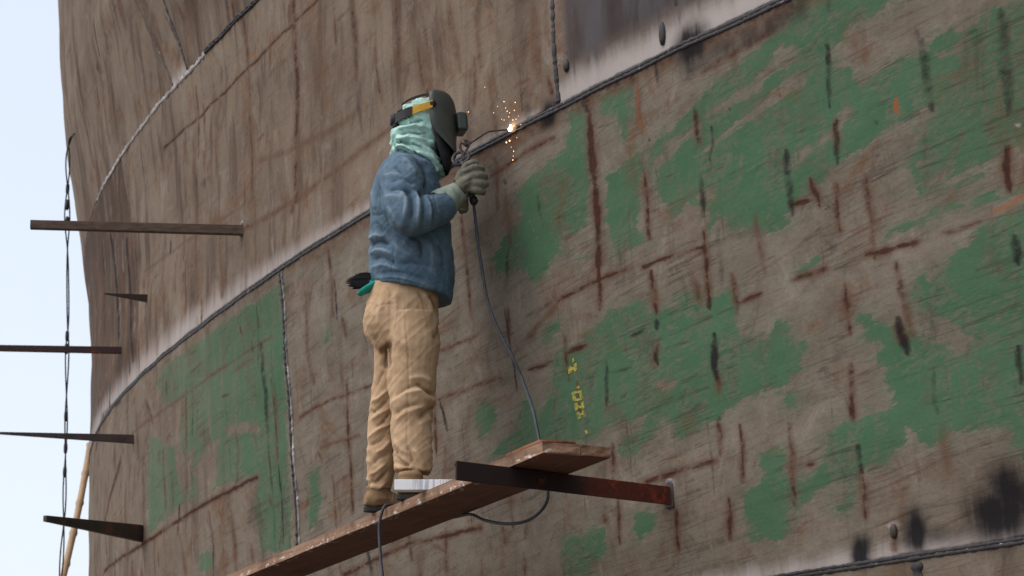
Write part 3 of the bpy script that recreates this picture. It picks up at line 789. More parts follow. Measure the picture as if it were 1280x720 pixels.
def plate(name, row, z0, z1, f0, f1, zf0, zf1, kind=None, label=None, dz=0.010, du=0.016):
    zs = []
    if z0 < zf0:
        zs.append(np.arange(z0, zf0, 0.25))
    zs.append(np.linspace(max(z0, zf0), min(z1, zf1), max(2, int((min(z1, zf1) - max(z0, zf0)) / dz))))
    if z1 > zf1:
        zs.append(np.arange(zf1, z1, 0.25)[1:])
        zs.append(np.array([z1]))
    zs = np.concatenate(zs)
    ulo, uhi = f0(zs.mean()), f1(zs.mean())
    us = []
    if ulo < UA:
        us.append(np.arange(ulo, min(UA, uhi), 0.2))
    a, b = max(ulo, UA), min(uhi, UB)
    if b > a:
        us.append(np.linspace(a, b, max(2, int((b - a) / du))))
    if uhi > UB:
        us.append(np.arange(max(UB, ulo), uhi, 0.2)[1:])
        us.append(np.array([uhi]))
    us = np.concatenate(us)
    tt = (us - ulo) / (uhi - ulo)
    # the grid follows the slanted ends only near them
    Z, T = np.meshgrid(zs, us, indexing='ij')
    e0 = np.clip(1 - (T - ulo) / 1.0, 0, 1)
    e1 = np.clip(1 - (uhi - T) / 1.0, 0, 1)
    F0 = np.array([f0(q) for q in zs])[:, None] - ulo
    F1 = np.array([f1(q) for q in zs])[:, None] - uhi
    if uhi - ulo < 2.0:
        tl = ((T - ulo) / (uhi - ulo))
        U = T + (1 - tl) * F0 + tl * F1
    else:
        U = T + e0 * F0 + e1 * F1
    nz, nu = U.shape
    uf, zf = U.ravel(), Z.ravel()
    V = surf(uf, zf)
    idx = np.arange(nz * nu).reshape(nz, nu)
    quads = np.stack([idx[:-1, :-1], idx[1:, :-1], idx[1:, 1:], idx[:-1, 1:]], -1).reshape(-1, 4)
    # plate edge, 14 mm thick, folded back all round
    rim = np.concatenate([idx[0, :], idx[1:, -1], idx[-1, -2::-1], idx[-2:0:-1, 0]])
    VB = surf(uf[rim], zf[rim], -0.014)
    m = len(rim)
    base = len(V)
    j = np.arange(m)
    rq = np.stack([rim[j], rim[(j + 1) % m], base + (j + 1) % m, base + j], -1)
    V = np.vstack([V, VB])
    Q = np.vstack([quads, rq])
    me = bpy.data.meshes.new(name)
    me.vertices.add(len(V))
    me.vertices.foreach_set('co', V.ravel())
    me.loops.add(Q.size)
    me.loops.foreach_set('vertex_index', Q.ravel().astype(np.int32))
    me.polygons.add(len(Q))
    me.polygons.foreach_set('loop_start', np.arange(0, Q.size, 4, dtype=np.int32))
    me.polygons.foreach_set('use_smooth', np.ones(len(Q), bool))
    me.update(calc_edges=True)
    ua = np.concatenate([uf, uf[rim]])
    za = np.concatenate([zf, zf[rim]])
    uvl = me.uv_layers.new(name='hull')
    uvl.data.foreach_set('uv', np.stack([ua, za], -1)[Q.ravel()].ravel())
    for key, val in paint(ua, za, row, kind).items():
        at = me.attributes.new(key, 'FLOAT', 'POINT')
        at.data.foreach_set('value', val.astype(np.float32))
    me.materials.append(MHULL)
    me.validate()
    o = bpy.data.objects.new(name, me)
    link(o, hull)
    if label:
        tag(o, label)
    return o


K = lambda v: (lambda z: v)
G = 0.004
Uend, U0 = UMAX - 0.3, 0.1
SH = lambda f, d: (lambda z: f(z) + d)
plate('hull_plate', 'a', GROUND - 0.1, H1 - G, K(U0), K(u_low - G), 0.95, 9)
plate('hull_plate', 'a', GROUND - 0.1, H1 - G, K(u_low + G), K(Uend), 0.95, 9)
plate('hull_plate', 'b', H1 + G, H2 - G, K(U0), SH(SB, -G), H1, H2, label='large grey steel plate with torn green primer and rust streaks')
plate('hull_plate', 'b', H1 + G, H2 - G, SH(SB, G), K(Uend), H1, H2, label='pale green plate at the far left below the curved seam')
plate('hull_plate', 'c', H2 + G, H3 - G, K(U0), SH(SCC, -G), H2, H3, 'tinted', label='blue grey heat tinted plate with bright ground edges')
plate('hull_plate', 'c', H2 + G, H3 - G, SH(SCC, G), SH(SC2, -G), H2, H3)
plate('hull_plate', 'c', H2 + G, H3 - G, SH(SC2, G), K(Uend), H2, H3)
plate('hull_plate', 'd', H3 + G, 8.0, K(U0), SH(SD2, -G), H3, 6.9, 'after')
plate('hull_plate', 'd', H3 + G, 8.0, SH(SD2, G), SH(SD1, -G), H3, 6.9, 'closing', label='narrow closing plate with a bright lower corner')
plate('hull_plate', 'd', H3 + G, 8.0, SH(SD1, G), K(Uend), H3, 6.9)


def bead(us, zs, w, h, mat, seed=0, ripple=0.35, lanes=1):
    """weld bead lying on the hull along a (u, z) path"""
    us, zs = np.asarray(us, float), np.asarray(zs, float)
    P = surf(us, zs)
    n = len(P)
    cx, cy, tx, ty = curve(us)
    N = np.stack([-ty, tx, 0 * tx], -1)
    T = np.gradient(P, axis=0)
    T /= np.linalg.norm(T, axis=1)[:, None]
    B = np.cross(N, T)
    B /= np.linalg.norm(B, axis=1)[:, None]
    s = np.concatenate([[0], np.cumsum(np.linalg.norm(np.diff(P, axis=0), axis=1))])
    mb = MB()
    for L in range(lanes):
        q = np.stack([s * 60, 0 * s + L * 7.3, 0 * s + seed], -1)
        a = 1 + ripple * vnoise(q, seed) + 0.35 * ripple * vnoise(q * 3.1, seed + 1)
        wob = vnoise(q * 0.03, seed + 2) * w * 0.3
        off = (L - (lanes - 1) / 2) * w * 0.86 + wob
        rings = []
        for i in range(n):
            r = []
            for k in range(7):
                th = math.pi * k / 6
                r.append(P[i] + B[i] * (off[i] + math.cos(th) * w / 2 * a[i]) + N[i] * (math.sin(th) * h * a[i]))
            r.append(P[i] + B[i] * off[i] - N[i] * 0.01)
            rings.append(r)
        mb.rings(rings)
    return mb.build('weld_bead', mat, hull, smooth=True)


ua0, ub0 = hit(1279, 660)[0] - 0.4, UB
uarc = hit(640, 163)[0]
ss = np.arange(UA - 0.2, UB, 0.012)
bead(ss, 0 * ss + H2 - .002, 0.017, 0.005, MWELD, 1, 0.4, 2)
ss = np.arange(ua0, hit(960, 730)[0] + 1.0, 0.012)
bead(ss, 0 * ss + H1, 0.015, 0.005, MWELD, 2, 0.4, 2)
us_split = hit(255, 50)[0]
ss = np.arange(UA + 4, us_split, 0.012)
bead(ss, 0 * ss + H3, 0.016, 0.012, MWELD, 3, 0.6, 2)
us_pale_end = hit(122, 262)[0]
ss = np.arange(us_split, us_pale_end, 0.012)
bead(ss, 0 * ss + H3, 0.030, 0.006, MWELDP, 4, 0.7, 1)
zz = np.arange(H1 + 0.01, H2 - 0.02, 0.006)
bead(SB(zz), zz, 0.030, 0.006, MWELD, 5, 0.5, 1)
bead(SB(zz) - 0.045, zz, 0.016, 0.007, MWELDP, 6, 0.6, 1)
zz = np.arange(H2 + 0.02, H3 - 0.01, 0.006)
bead(SCC(zz), zz, 0.030, 0.006, MWELD, 7, 0.4, 1)
zz = np.arange(H3 + 0.02, 6.9, 0.01)
bead(SD1(zz), zz, 0.014, 0.006, MWELD, 8, 0.4, 1)
bead(SD2(zz), zz, 0.018, 0.008, MWELD, 9, 0.4, 1)
zz = np.arange(0.9, H1 - 0.02, 0.006)
bead(0 * zz + u_low, zz, 0.05, 0.009, MWELD, 10, 0.4, 1)


# worn yellow stencil strokes
k = NT('yellow_stencil_paint')
a1 = k.noise(k.coord(), 55, 5, 0.7)
MSTEN = k.finish(k.mix(k.ramp(a1, 0.40, 0.62), (0.44, 0.36, 0.06), (0.10, 0.15, 0.07)), 0.8, a1, 0.2, 0.001, spec=0.1)
mb = MB()
for x0, y0, x1, y1, w in ((711, 458, 712.5, 467, 4), (718, 454, 719, 464, 3.5), (711, 461.5, 719, 460, 4), (715.5, 448, 716, 453, 2.5), (721, 483.5, 724, 485, 3),
                          (716.5, 490, 719, 501, 4), (725.5, 489, 727.5, 499, 3.5), (717, 491, 726, 489.5, 3), (719, 500.5, 728, 498.5, 3),
                          (720, 504, 722, 513, 4), (728, 502, 729.5, 511, 3), (721, 508, 729, 509.5, 3), (722.5, 515, 725.5, 523, 4), (729, 512.5, 731.5, 521, 3), (724, 519, 731, 516.5, 3), (732, 538, 734, 542, 3)):
    A, B = np.array(hit(x0, y0)[:2]), np.array(hit(x1, y1)[:2])
    D = (B - A) * SC
    nrm = np.array([-D[1], D[0]]) / (np.linalg.norm(D) + 1e-9) * w * .0016 / SC
    P = [surf(*(A + nrm), .0015), surf(*(B + nrm), .0015), surf(*(B - nrm), .0015), surf(*(A - nrm), .0015)]
    Q = [surf(*(A + nrm), -.001), surf(*(B + nrm), -.001), surf(*(B - nrm), -.001), surf(*(A - nrm), -.001)]
    mb.hexa(Q + P)
tag(mb.build('stencil_mark', MSTEN, hull), kind='stuff')

# small leftovers welded on the hull
MSTEEL = mottled('dark_rusty_steel', (0.030, 0.024, 0.022), (0.060, 0.038, 0.030), 14, 0.65, 0.5, 0.004, spots=((0.10, 0.036, 0.02), 9, 0.56), spec=0.4)
MRED = mottled('red_rusty_steel', (0.026, 0.014, 0.013), (0.052, 0.020, 0.015), 7, 0.7, 0.6, 0.004, spots=((0.16, 0.030, 0.014), 5, 0.575), spec=0.35)
MPALESTEEL = mottled('scorched_steel', (0.25, 0.24, 0.235), (0.10, 0.095, 0.095), 40, 0.5, 0.4, 0.003, spec=0.5)


def hull_frame(px, py):
    u, z, p = hit(px, py)
    cx, cy, tx, ty = curve(u)
    return p, np.array([-ty, tx, 0.0]), np.array([tx, ty, 0.0])


p, n_, t_ = hull_frame(1117, 664)
mb = MB()
mb.ball(p, (.012, .018, .028), 12, [n_, t_, np.array([0, 0, 1.0])])
mb.build('lug_stub', MSTEEL, hull, True)
for px, py, hh in ((828, 42, .055), (708, 82, .03)):
    p, n_, t_ = hull_frame(px, py)
    mb = MB()
    mb.ball(p, (.012, .022, hh), 10, [n_, t_, np.array([0, 0, 1.0])])
    mb.build('lug_stub', MWELD, hull, True)

# ------------------------------------------------------------------ ground
mg = mottled('yard_dirt', (0.17, 0.145, 0.118), (0.115, 0.098, 0.08), 0.6, 0.95, 0.5, 0.02, fine=9)
gv = [(-1500, -1500, GROUND), (1500, -1500, GROUND), (1500, 1500, GROUND), (-1500, 1500, GROUND)]
tag(mesh_obj('ground', gv, [(0, 1, 2, 3)], mg, smooth=False), 'bare dirt shipyard ground', 'ground', kind='structure')

# ------------------------------------------------------------------ scaffold brackets
UPZ = np.array([0, 0, 1.0])
BR = 'bracket bars welded to the hull to carry planks'


def bracket(label, hull_px, free_px, h0, w0, h1, w1, mat, name='scaffold_bracket', cat='bracket', pad=True, angle=False, maxlen=3.0):
    p, n_, t_ = hull_frame(*hull_px)
    q = at_z(free_px[0], free_px[1], p[2])
    d = q - p
    L = np.linalg.norm(d)
    if L > maxlen or L < 0.1:
        d = n_ * maxlen
        q = p + d
    d = d / np.linalg.norm(d)
    side = np.cross(d, UPZ)
    root = thing(name, label, cat, tuple(p), BR)
    mb = MB()
    if angle:
        k = 8
        mb.bar(p - d * .01, q, side, UPZ, 0.010, h0, 0.010, h0)
        mb.bar(p + side * (w0 / 2 + .005) + UPZ * (h0 / 2 - .005), q - d * .03 + side * (w1 / 2 + .005) + UPZ * (h0 / 2 - .005), side, UPZ, w0, 0.0098, w1, 0.0098)
    else:
        mb.bar(p - d * .01, q, side, UPZ, w0, h0, w1, h1)
    mb.build('bar', mat, root, bevel=0.002)
    if pad:
        m2 = MB()
        m2.bar(p - n_ * .004, p + n_ * .007, t_, UPZ, max(.035, w0 * 1.0), h0 * 1.35)
        m2.build('weld_pad', MSTEEL, root, bevel=0.004)
        m3 = MB()
        m3.ball(p + UPZ * h0 * .80 + n_ * .002, (.008, .028, .014), 10, [n_, t_, UPZ])
        m3.build('weld_scorch', MPALESTEEL, root, True)
    return root, p, q, d, side


k = NT('red_oxide_bar')
v = k.coord()
sx = k.t.nodes.new('ShaderNodeSeparateXYZ')
k.t.links.new(v, sx.inputs[0])
a1, a2 = k.noise(v, 9, 6, 0.65), k.noise(v, 45, 4, 0.65)
left_on = k.add(k.ramp(sx.outputs[0], 0.16, 0.42), k.mul(k.sub(a1, .5), 1.3))       # red oxide paint burnt off at the free end
col = k.mix(k.ramp(left_on, 0.25, 0.75), (0.026, 0.017, 0.016), (0.100, 0.024, 0.015))
col = k.mix(k.ramp(k.add(a1, k.mul(left_on, .12)), 0.62, 0.70, 0, .8), col, (0.24, 0.045, 0.02))
col = k.mix(k.ramp(a2, 0.4, 0.75, 0, 0.5), col, (0.03, 0.016, 0.014))
MRED2 = k.finish(col, 0.75, k.add(a1, k.mul(a2, .5)), 0.5, 0.004, spec=0.2)
root, PB, QB, DB, SBd = bracket('red brown rusty angle bar under the plank the welder stands on', (838, 620), (570, 588), 0.074, 0.055, 0.062, 0.05, MRED2, angle=True)
bar_top = PB[2] + 0.037

MTIMBER = mottled('weathered_timber', (0.150, 0.108, 0.082), (0.085, 0.056, 0.043), 5, 0.85, 0.6, 0.006, (3, 3, 12), spec=0.2)
bracket('long brown beam jutting left from the brown plating, highest of the left brackets', (303, 288), (38, 281), 0.052, 0.05, 0.046, 0.05, MTIMBER, maxlen=2.4)
bracket('short black pointed bracket between the brown beam and the red bar', (184, 373), (130, 367), 0.05, 0.03, 0.006, 0.012, MSTEEL, pad=False, maxlen=1.6)
bracket('thin straight rust red bar reaching past the left edge of the frame', (152, 438), (-14, 435), 0.046, 0.03, 0.040, 0.03, MRED, pad=False, maxlen=2.6)
bracket('slim black tapering bar crossing just above the bamboo pole', (166, 549), (-10, 541), 0.058, 0.03, 0.014, 0.012, MSTEEL, pad=False, maxlen=2.8)
bracket('thick dark wedge bracket, lowest of the left brackets', (178, 667), (56, 648), 0.105, 0.05, 0.036, 0.03, MSTEEL, pad=False, maxlen=2.0)

# ------------------------------------------------------------------ plank
def wood_material(name, c1, c2, splash=False, axis=0):
    k = NT(name)
    v = k.coord()
    grain = k.noise(k.mapping(v, (1.5, 30, 40)), 1.6, 6, 0.65, 0.6)
    blot = k.noise(v, 5, 5, 0.6)
    fine = k.noise(k.mapping(v, (6, 60, 60)), 3, 4, 0.7)
    col = k.mix(k.ramp(grain, 0.3, 0.7), c1, c2)
    col = k.mix(k.ramp(blot, 0.45, 0.7, 0, 0.7), col, (c2[0] * .55, c2[1] * .5, c2[2] * .5))
    col = k.mix(k.ramp(fine, 0.55, 0.8, 0, 0.5), col, (c1[0] * .35, c1[1] * .32, c1[2] * .3))
    und = k.attr('under')
    col = k.mix(k.mul(und, 0.85), col, k.mix(k.ramp(blot, 0.3, 0.7), (0.105, 0.040, 0.027), (0.075, 0.032, 0.022)))
    if splash:
        s = k.noise(k.mapping(v, (9, 30, 30)), 1.5, 5, 0.7)
        e = k.attr('splash')
        col = k.mix(k.mul(k.ramp(s, 0.56, 0.60, 0, 0.85), e), col, (0.62, 0.58, 0.53))
    return k.finish(col, 0.85, k.add(grain, k.mul(fine, 0.4)), 0.5, 0.004, spec=0.2)


MWOOD = wood_material('plank_wood', (0.30, 0.19, 0.125), (0.20, 0.11, 0.068), True)
MWOOD2 = wood_material('plank_wood_dark', (0.25, 0.15, 0.095), (0.15, 0.08, 0.05))
ZP = bar_top + 0.003
TH = 0.045
n1, n2 = at_z(677, 567, ZP)[:2], at_z(450, 660, ZP)[:2]
f1, f2 = at_z(763.5, 572, ZP)[:2], at_z(400, 714, ZP)[:2]
dn = (n2 - n1) / np.linalg.norm(n2 - n1)
df = (f2 - f1) / np.linalg.norm(f2 - f1)
PD = (dn + df) / np.linalg.norm(dn + df)                      # along the plank, away from the camera
PW = np.array([PD[1], -PD[0]])
if PW @ (f1 - n1) < 0:
    PW = -PW
WID = (f1 - n1) @ PW
print('plank', n1, PD, 'width', WID, 'z', ZP, 'perp end', (f1 - n1) @ PD)
LEN = 6.2


def board(name, off, w, th, label, mat, start=0.0, length=LEN, z=ZP, skew=0.0, sub=26, group=None, cat='plank'):
    """a board in its own frame: x along, y across (away from the camera), z up"""
    nx = sub
    xs = np.concatenate([[0, .02, .06], np.linspace(.12, length, nx)])
    ys = [0, .006, w * .33, w * .66, w - .006, w]
    zs = [0, th * .2, th * .75, th]
    vid, V, F = {}, [], []

    def vert(i, j, k):
        if (i, j, k) not in vid:
            x, y, zz = xs[i], ys[j], zs[k]
            r = vnoise(np.array([[x * 4 + 3, y * 9, zz * 30 + off * 7]]), 3)[0]
            r2 = vnoise(np.array([[x * 22 + 3, y * 40, zz * 90 + off * 3]]), 5)[0]
            ex = skew * y + (0.008 * r2 if i == 0 else 0)
            vid[(i, j, k)] = len(V)
            V.append((x + ex, y + (0.003 * r + .0018 * r2 if j in (0, 5) else 0), zz + 0.0022 * r * (1 if k in (0, 3) else 0.3)))
        return vid[(i, j, k)]
    I, J, Kk = len(xs), len(ys), len(zs)
    for i in range(I - 1):
        for j in range(J - 1):
            F.append((vert(i, j, 0), vert(i, j + 1, 0), vert(i + 1, j + 1, 0), vert(i + 1, j, 0)))
            F.append((vert(i, j, Kk - 1), vert(i + 1, j, Kk - 1), vert(i + 1, j + 1, Kk - 1), vert(i, j + 1, Kk - 1)))
        for k in range(Kk - 1):
            F.append((vert(i, 0, k), vert(i + 1, 0, k), vert(i + 1, 0, k + 1), vert(i, 0, k + 1)))
            F.append((vert(i, J - 1, k), vert(i, J - 1, k + 1), vert(i + 1, J - 1, k + 1), vert(i + 1, J - 1, k)))
    for j in range(J - 1):
        for k in range(Kk - 1):
            F.append((vert(0, j, k), vert(0, j, k + 1), vert(0, j + 1, k + 1), vert(0, j + 1, k)))
            F.append((vert(I - 1, j, k), vert(I - 1, j + 1, k), vert(I - 1, j + 1, k + 1), vert(I - 1, j, k + 1)))
    o = mesh_obj(name, V, F, mat, None, False)
    at = o.data.attributes.new('splash', 'FLOAT', 'POINT')
    at.data.foreach_set('value', [1.0 if (v[1] < .01 and v[2] < th * .5) else 0.0 for v in V])
    at = o.data.attributes.new('under', 'FLOAT', 'POINT')
    at.data.foreach_set('value', [1.0 if (v[2] < .006 and v[1] > .003) else 0.0 for v in V])
    b = n1 + PW * off + PD * start
    o.matrix_world = Matrix(((PD[0], PW[0], 0, b[0]), (PD[1], PW[1], 0, b[1]), (0, 0, 1, z), (0, 0, 0, 1)))
    tag(o, label, cat, group)
    return o


sk = ((f1 - n1) @ PD) / WID
PG = 'planks of the welder\'s walkway'
board('wooden_plank', 0.0, WID * 0.565, TH, 'paint splashed wooden plank on the side nearer the viewer, carrying the white carton', MWOOD, 0.0, skew=sk, group=PG)
board('wooden_plank', WID * 0.57, WID * 0.43, TH - .004, 'darker wooden plank lying against the hull side of the splashed plank', MWOOD2, sk * WID * .57, skew=sk, group=PG)
a = at_z(664, 549, ZP + TH)[:2]
board('wood_offcut', .004, 0.15, 0.011, 'thin splintered orange brown board end lying on top of the plank end', wood_material('offcut_wood', (0.30, 0.13, 0.06), (0.19, 0.075, 0.04)),
      .035, 0.34, ZP + TH + .003, sk, 6, cat='board')
ZT = ZP + TH                                                     # what the welder stands on

# ------------------------------------------------------------------ hanging cable and bamboo pole at the bow
MCABLE = mottled('black_cable', (0.018, 0.018, 0.020), (0.035, 0.033, 0.033), 30, 0.6, 0.3, 0.002)
MBAMBOO = mottled('dry_bamboo', (0.42, 0.29, 0.17), (0.32, 0.20, 0.11), 4, 0.6, 0.3, 0.003, spec=0.35)
YC = 19.6
pts = [(97, 167), (92, 168), (87, 176), (85, 192), (84.5, 230), (84, 277), (84.5, 330), (85, 400), (84, 440), (83, 500), (82.5, 540), (81, 600), (80, 650), (77, 700), (74, 760), (70, 900)]
cp = spline([at_y(x, y, YC) for x, y in pts], 14)
cab = thing('hanging_cable', 'twisted black cable hanging straight down beside the left edge of the hull', 'cable', tuple(cp[0]))
s = np.arange(len(cp))
for ph in (0, math.pi):
    amp = 0.007 + 0.010 * np.clip(vnoise(np.stack([s * .045, 0 * s, 0 * s], -1), 8), -0.6, 1)
    amp = amp * smooth01(8, 70, s) + .003
    P = cp + np.stack([amp * np.cos(s * .14 + ph), amp * np.sin(s * .14 + ph), 0 * s], -1)
    mb = MB()
    mb.tube(P, 0.0058, 6)
    mb.build('strand', MCABLE, cab, True)
for x, y in ((84.5, 236), (84, 256), (84, 277), (84, 420), (83, 436), (82.5, 520), (82, 560), (81, 590)):
    p = at_y(x, y, YC)
    mb = MB()
    mb.tube([p + np.array([0, 0, d]) for d in (-.04, -.03, 0, .03, .04)], [.008, .013, .015, .013, .008], 8)
    mb.build('tape_wrap', MCABLE, cab, True)

b0, b1 = at_y(113, 556, 21.2), at_y(62, 800, 20.0)
dirb = (b1 - b0) / np.linalg.norm(b1 - b0)
Lb = (b0[2] - GROUND) / -dirb[2]
pts, rad = [], []
tpos = 0.0
while tpos < Lb:
    for dt, r in ((0, .033), (.03, .027), (.16, .026), (.29, .027)):
        if tpos + dt < Lb:
            q = b0 + dirb * (tpos + dt)
            pts.append(q + np.array([.012 * math.sin((tpos + dt) * 2.1), 0, 0]))
            rad.append(r)
    tpos += 0.32
pts.append(b0 + dirb * Lb); rad.append(.027)
mb = MB()
mb.tube(pts, rad, 10)
tag(mb.build('bamboo_pole', MBAMBOO, None, True), 'tan bamboo pole leaning behind the lower left edge of the hull', 'pole')

# ------------------------------------------------------------------ the welder
def fabric(name, c1, c2, dirt=(0.06, 0.05, 0.045), dirt_amt=0.5, weave=900, scale=7, rough=0.9, worn_lit=None, sheen=0.04, shade_amt=0.0):
    k = NT(name)
    v = k.coord()
    a = k.noise(v, scale, 6, 0.6, 0.3)
    b = k.noise(v, scale * 4, 5, 0.65)
    f = k.noise(v, weave * .35, 2, 0.6)
    col = k.mix(k.ramp(a, 0.3, 0.7), c1, c2)
    if worn_lit:
        col = k.mix(k.ramp(b, 0.5, 0.75, 0, 0.6), col, worn_lit)
    col = k.mix(k.ramp(k.noise(v, scale * .6, 6, 0.7), 0.52, 0.75, 0, dirt_amt), col, dirt)
    col = k.mix(k.ramp(f, 0.3, 0.8, 0, 0.18), col, dirt)
    if shade_amt:                                   # fold light and shade put into the colour: ridges paler, creases darker
        w = k.add(k.attr('fold_shade'), k.mul(k.sub(b, .5), .5))
        col = k.mix(k.ramp(w, 0.15, 1.1, 0, shade_amt), col, worn_lit)
        col = k.mix(k.ramp(w, -0.15, -1.1, 0, shade_amt), col, dirt)  # dirt colour used here as the painted shade of the creases
    k.b.inputs['Sheen Weight'].default_value = sheen
    return k.finish(col, rough, k.add(k.mul(f, 0.5), b), 0.35, 0.003, spec=0.05)


MDENIM = fabric('worn_blue_denim', (0.074, 0.126, 0.178), (0.110, 0.172, 0.228), (0.035, 0.048, 0.060), 0.65, worn_lit=(0.20, 0.265, 0.325), shade_amt=.75)
MTAN = fabric('tan_work_cloth', (0.53, 0.37, 0.23), (0.45, 0.30, 0.18), (0.19, 0.115, 0.065), 0.5, worn_lit=(0.58, 0.42, 0.275), shade_amt=.6)
MMINT = fabric('mint_green_cloth', (0.44, 0.66, 0.59), (0.34, 0.57, 0.51), (0.10, 0.20, 0.18), 0.4, scale=14, worn_lit=(0.52, 0.70, 0.63), shade_amt=.6)
MGLOVE = fabric('olive_glove_leather', (0.20, 0.195, 0.15), (0.145, 0.14, 0.105), (0.06, 0.055, 0.045), 0.6, scale=16, rough=0.8)
MCUFF = fabric('pale_glove_cuff', (0.29, 0.34, 0.29), (0.22, 0.265, 0.225), (0.10, 0.10, 0.08), 0.5, scale=12)
MBOOT = fabric('tan_suede', (0.30, 0.20, 0.115), (0.23, 0.145, 0.085), (0.09, 0.06, 0.04), 0.55, scale=12, rough=0.85)
MSOLE = mottled('boot_sole_rubber', (0.022, 0.022, 0.020), (0.04, 0.038, 0.034), 30, 0.8)
MSKIN = mottled('skin', (0.30, 0.165, 0.105), (0.25, 0.13, 0.085), 20, 0.55, 0.1)
MHELM = mottled('dark_helmet_shell', (0.042, 0.050, 0.044), (0.060, 0.069, 0.060), 9, 0.5, 0.12, 0.002, spots=((0.075, 0.078, 0.068), 26, 0.66), spec=0.45)
MLENS = mottled('lens_frame_plastic', (0.022, 0.035, 0.030), (0.032, 0.045, 0.038), 12, 0.4, 0.1, spec=0.5)
MYEL = mottled('yellow_band', (0.62, 0.36, 0.03), (0.52, 0.28, 0.025), 20, 0.6, 0.2)
MBLK = mottled('black_strap', (0.016, 0.016, 0.018), (0.03, 0.03, 0.032), 20, 0.6, 0.2)
MTEAL = fabric('teal_cloth', (0.03, 0.33, 0.26), (0.025, 0.27, 0.215), (0.01, 0.1, 0.08), 0.4, scale=20)

YR, YL = at_z(513, 626, ZT)[1], at_z(474, 641, ZT)[1]
YB = (YR + YL) / 2 + 0.02
print('welder Y', YR, YL, 'ZT', ZT)


def W(x, y, dy=0.0):
    """welder's own frame: side view pixels at the depth of the standing spot, dy metres further away"""
    return at_y(x, y, YB + dy)


PXM = YB / FPX * 1.0            # metres per pixel there
wel = thing('person', 'welder in blue denim jacket, tan trousers and dark welding helmet standing on the plank', 'person',
            tuple((np.array([*W(493, 632)[:2], ZT]))))


def union(name, mb, mat, parent, voxel=0.009, smooth=6, disp=None):
    """voxel union of the solids in mb, then numpy displacement along normals"""
    o = mb.build(name, mat, None, True)
    m = o.modifiers.new('r', 'REMESH')
    m.mode = 'VOXEL'
    m.voxel_size = voxel
    if smooth:
        s = o.modifiers.new('s', 'SMOOTH')
        s.iterations = smooth
        s.factor = 0.5
    dg = bpy.context.evaluated_depsgraph_get()
    me = bpy.data.meshes.new_from_object(o.evaluated_get(dg))
    old = o.data
    o.modifiers.clear()
    o.data = me
    bpy.data.meshes.remove(old)
    me.name = name
    if not me.materials:
        me.materials.append(mat)
    n = len(me.vertices)
    if disp is not None:
        co = np.empty(n * 3)
        me.vertices.foreach_get('co', co)
        co = co.reshape(-1, 3)
        no = np.empty(n * 3)
        me.vertex_normals.foreach_get('vector', no)
        no = no.reshape(-1, 3)
        dd = disp(co, no)
        at = me.attributes.new('fold_shade', 'FLOAT', 'POINT')  # fold height, drives the light and shade painted into the cloth colour
        at.data.foreach_set('value', (dd / .011).astype(np.float32))
        co2 = co + no * dd[:, None]
        me.vertices.foreach_set('co', co2.ravel())
    me.polygons.foreach_set('use_smooth', [True] * len(me.polygons))
    me.update()
    o.parent = parent
    o.matrix_parent_inverse = Matrix.Translation(-parent.location)
    return o


def side_px(co):
    """side view coordinates of points in the welder's frame"""
    X, Y, Z = co[:, 0], co[:, 1], co[:, 2]
    cy = Y * ct + Z * st
    return 640 + FPX * X / cy, 360 - FPX * (Z * ct - Y * st) / cy


def crease(co, scale, seed, shear=0.5):
    q = np.stack([co[:, 0], co[:, 1], co[:, 2] + shear * co[:, 0]], -1) * np.asarray(scale)
    q = q + .8 * np.stack([vnoise(q * .6, seed + 5), vnoise(q * .6, seed + 6), vnoise(q * .6, seed + 7)], -1)
    return (1 - np.abs(vnoise(q, seed))) ** 3 - .35


def folds(co, no, lst):
    """cloth folds drawn as lines on the side of the body: (amp m, width px, points, which side)"""
    px, py = side_px(co)
    P = np.stack([px, py], -1)
    near = no[:, 1] < 0.25
    out = np.zeros(len(co))
    for amp, w, pts in lst:
        pts = spline(np.array(pts, float), 5)
        best = np.full(len(co), 1e9)
        tt = np.zeros(len(co))
        m = len(pts) - 1
        for i in range(m):
            p, q = pts[i], pts[i + 1]
            e = q - p
            t = np.clip(((P - p) @ e) / (e @ e + 1e-9), 0, 1)
            d = np.hypot(*(P - p - t[:, None] * e).T)
            upd = d < best
            best = np.where(upd, d, best)
            tt = np.where(upd, (i + t) / m, tt)
        prof = np.exp(-(best / (w * 0.6)) ** 1.5) * np.clip(np.sin(math.pi * np.clip(tt * .94 + .03, 0, 1)) * 1.6, 0, 1)
        out += np.where(near, amp * prof, 0)
    return out


def ell(c, a, b, F, R, n=28, tilt=0.0, sq=2.3):
    """ring: half depth a along F, half width b along R, tilted (front lower by tilt)"""
    r = []
    for k in range(n):
        q = 2 * math.pi * k / n
        cq, sq_ = math.cos(q), math.sin(q)
        cc = math.copysign(abs(cq) ** (2 / sq), cq)
        ss_ = math.copysign(abs(sq_) ** (2 / sq), sq_)
        r.append(np.asarray(c) + F * (a * cc) + R * (b * ss_) - np.array([0, 0, tilt * cc]))
    return r


def rot_dir(deg):
    a = math.radians(deg)
    return np.array([math.cos(a), math.sin(a), 0]), np.array([math.sin(a), -math.cos(a), 0])


FT, RT = rot_dir(8)         # torso: facing right in the picture, a little away
FH, RH = rot_dir(12)        # head
Z3 = np.array([0, 0, 1.0])

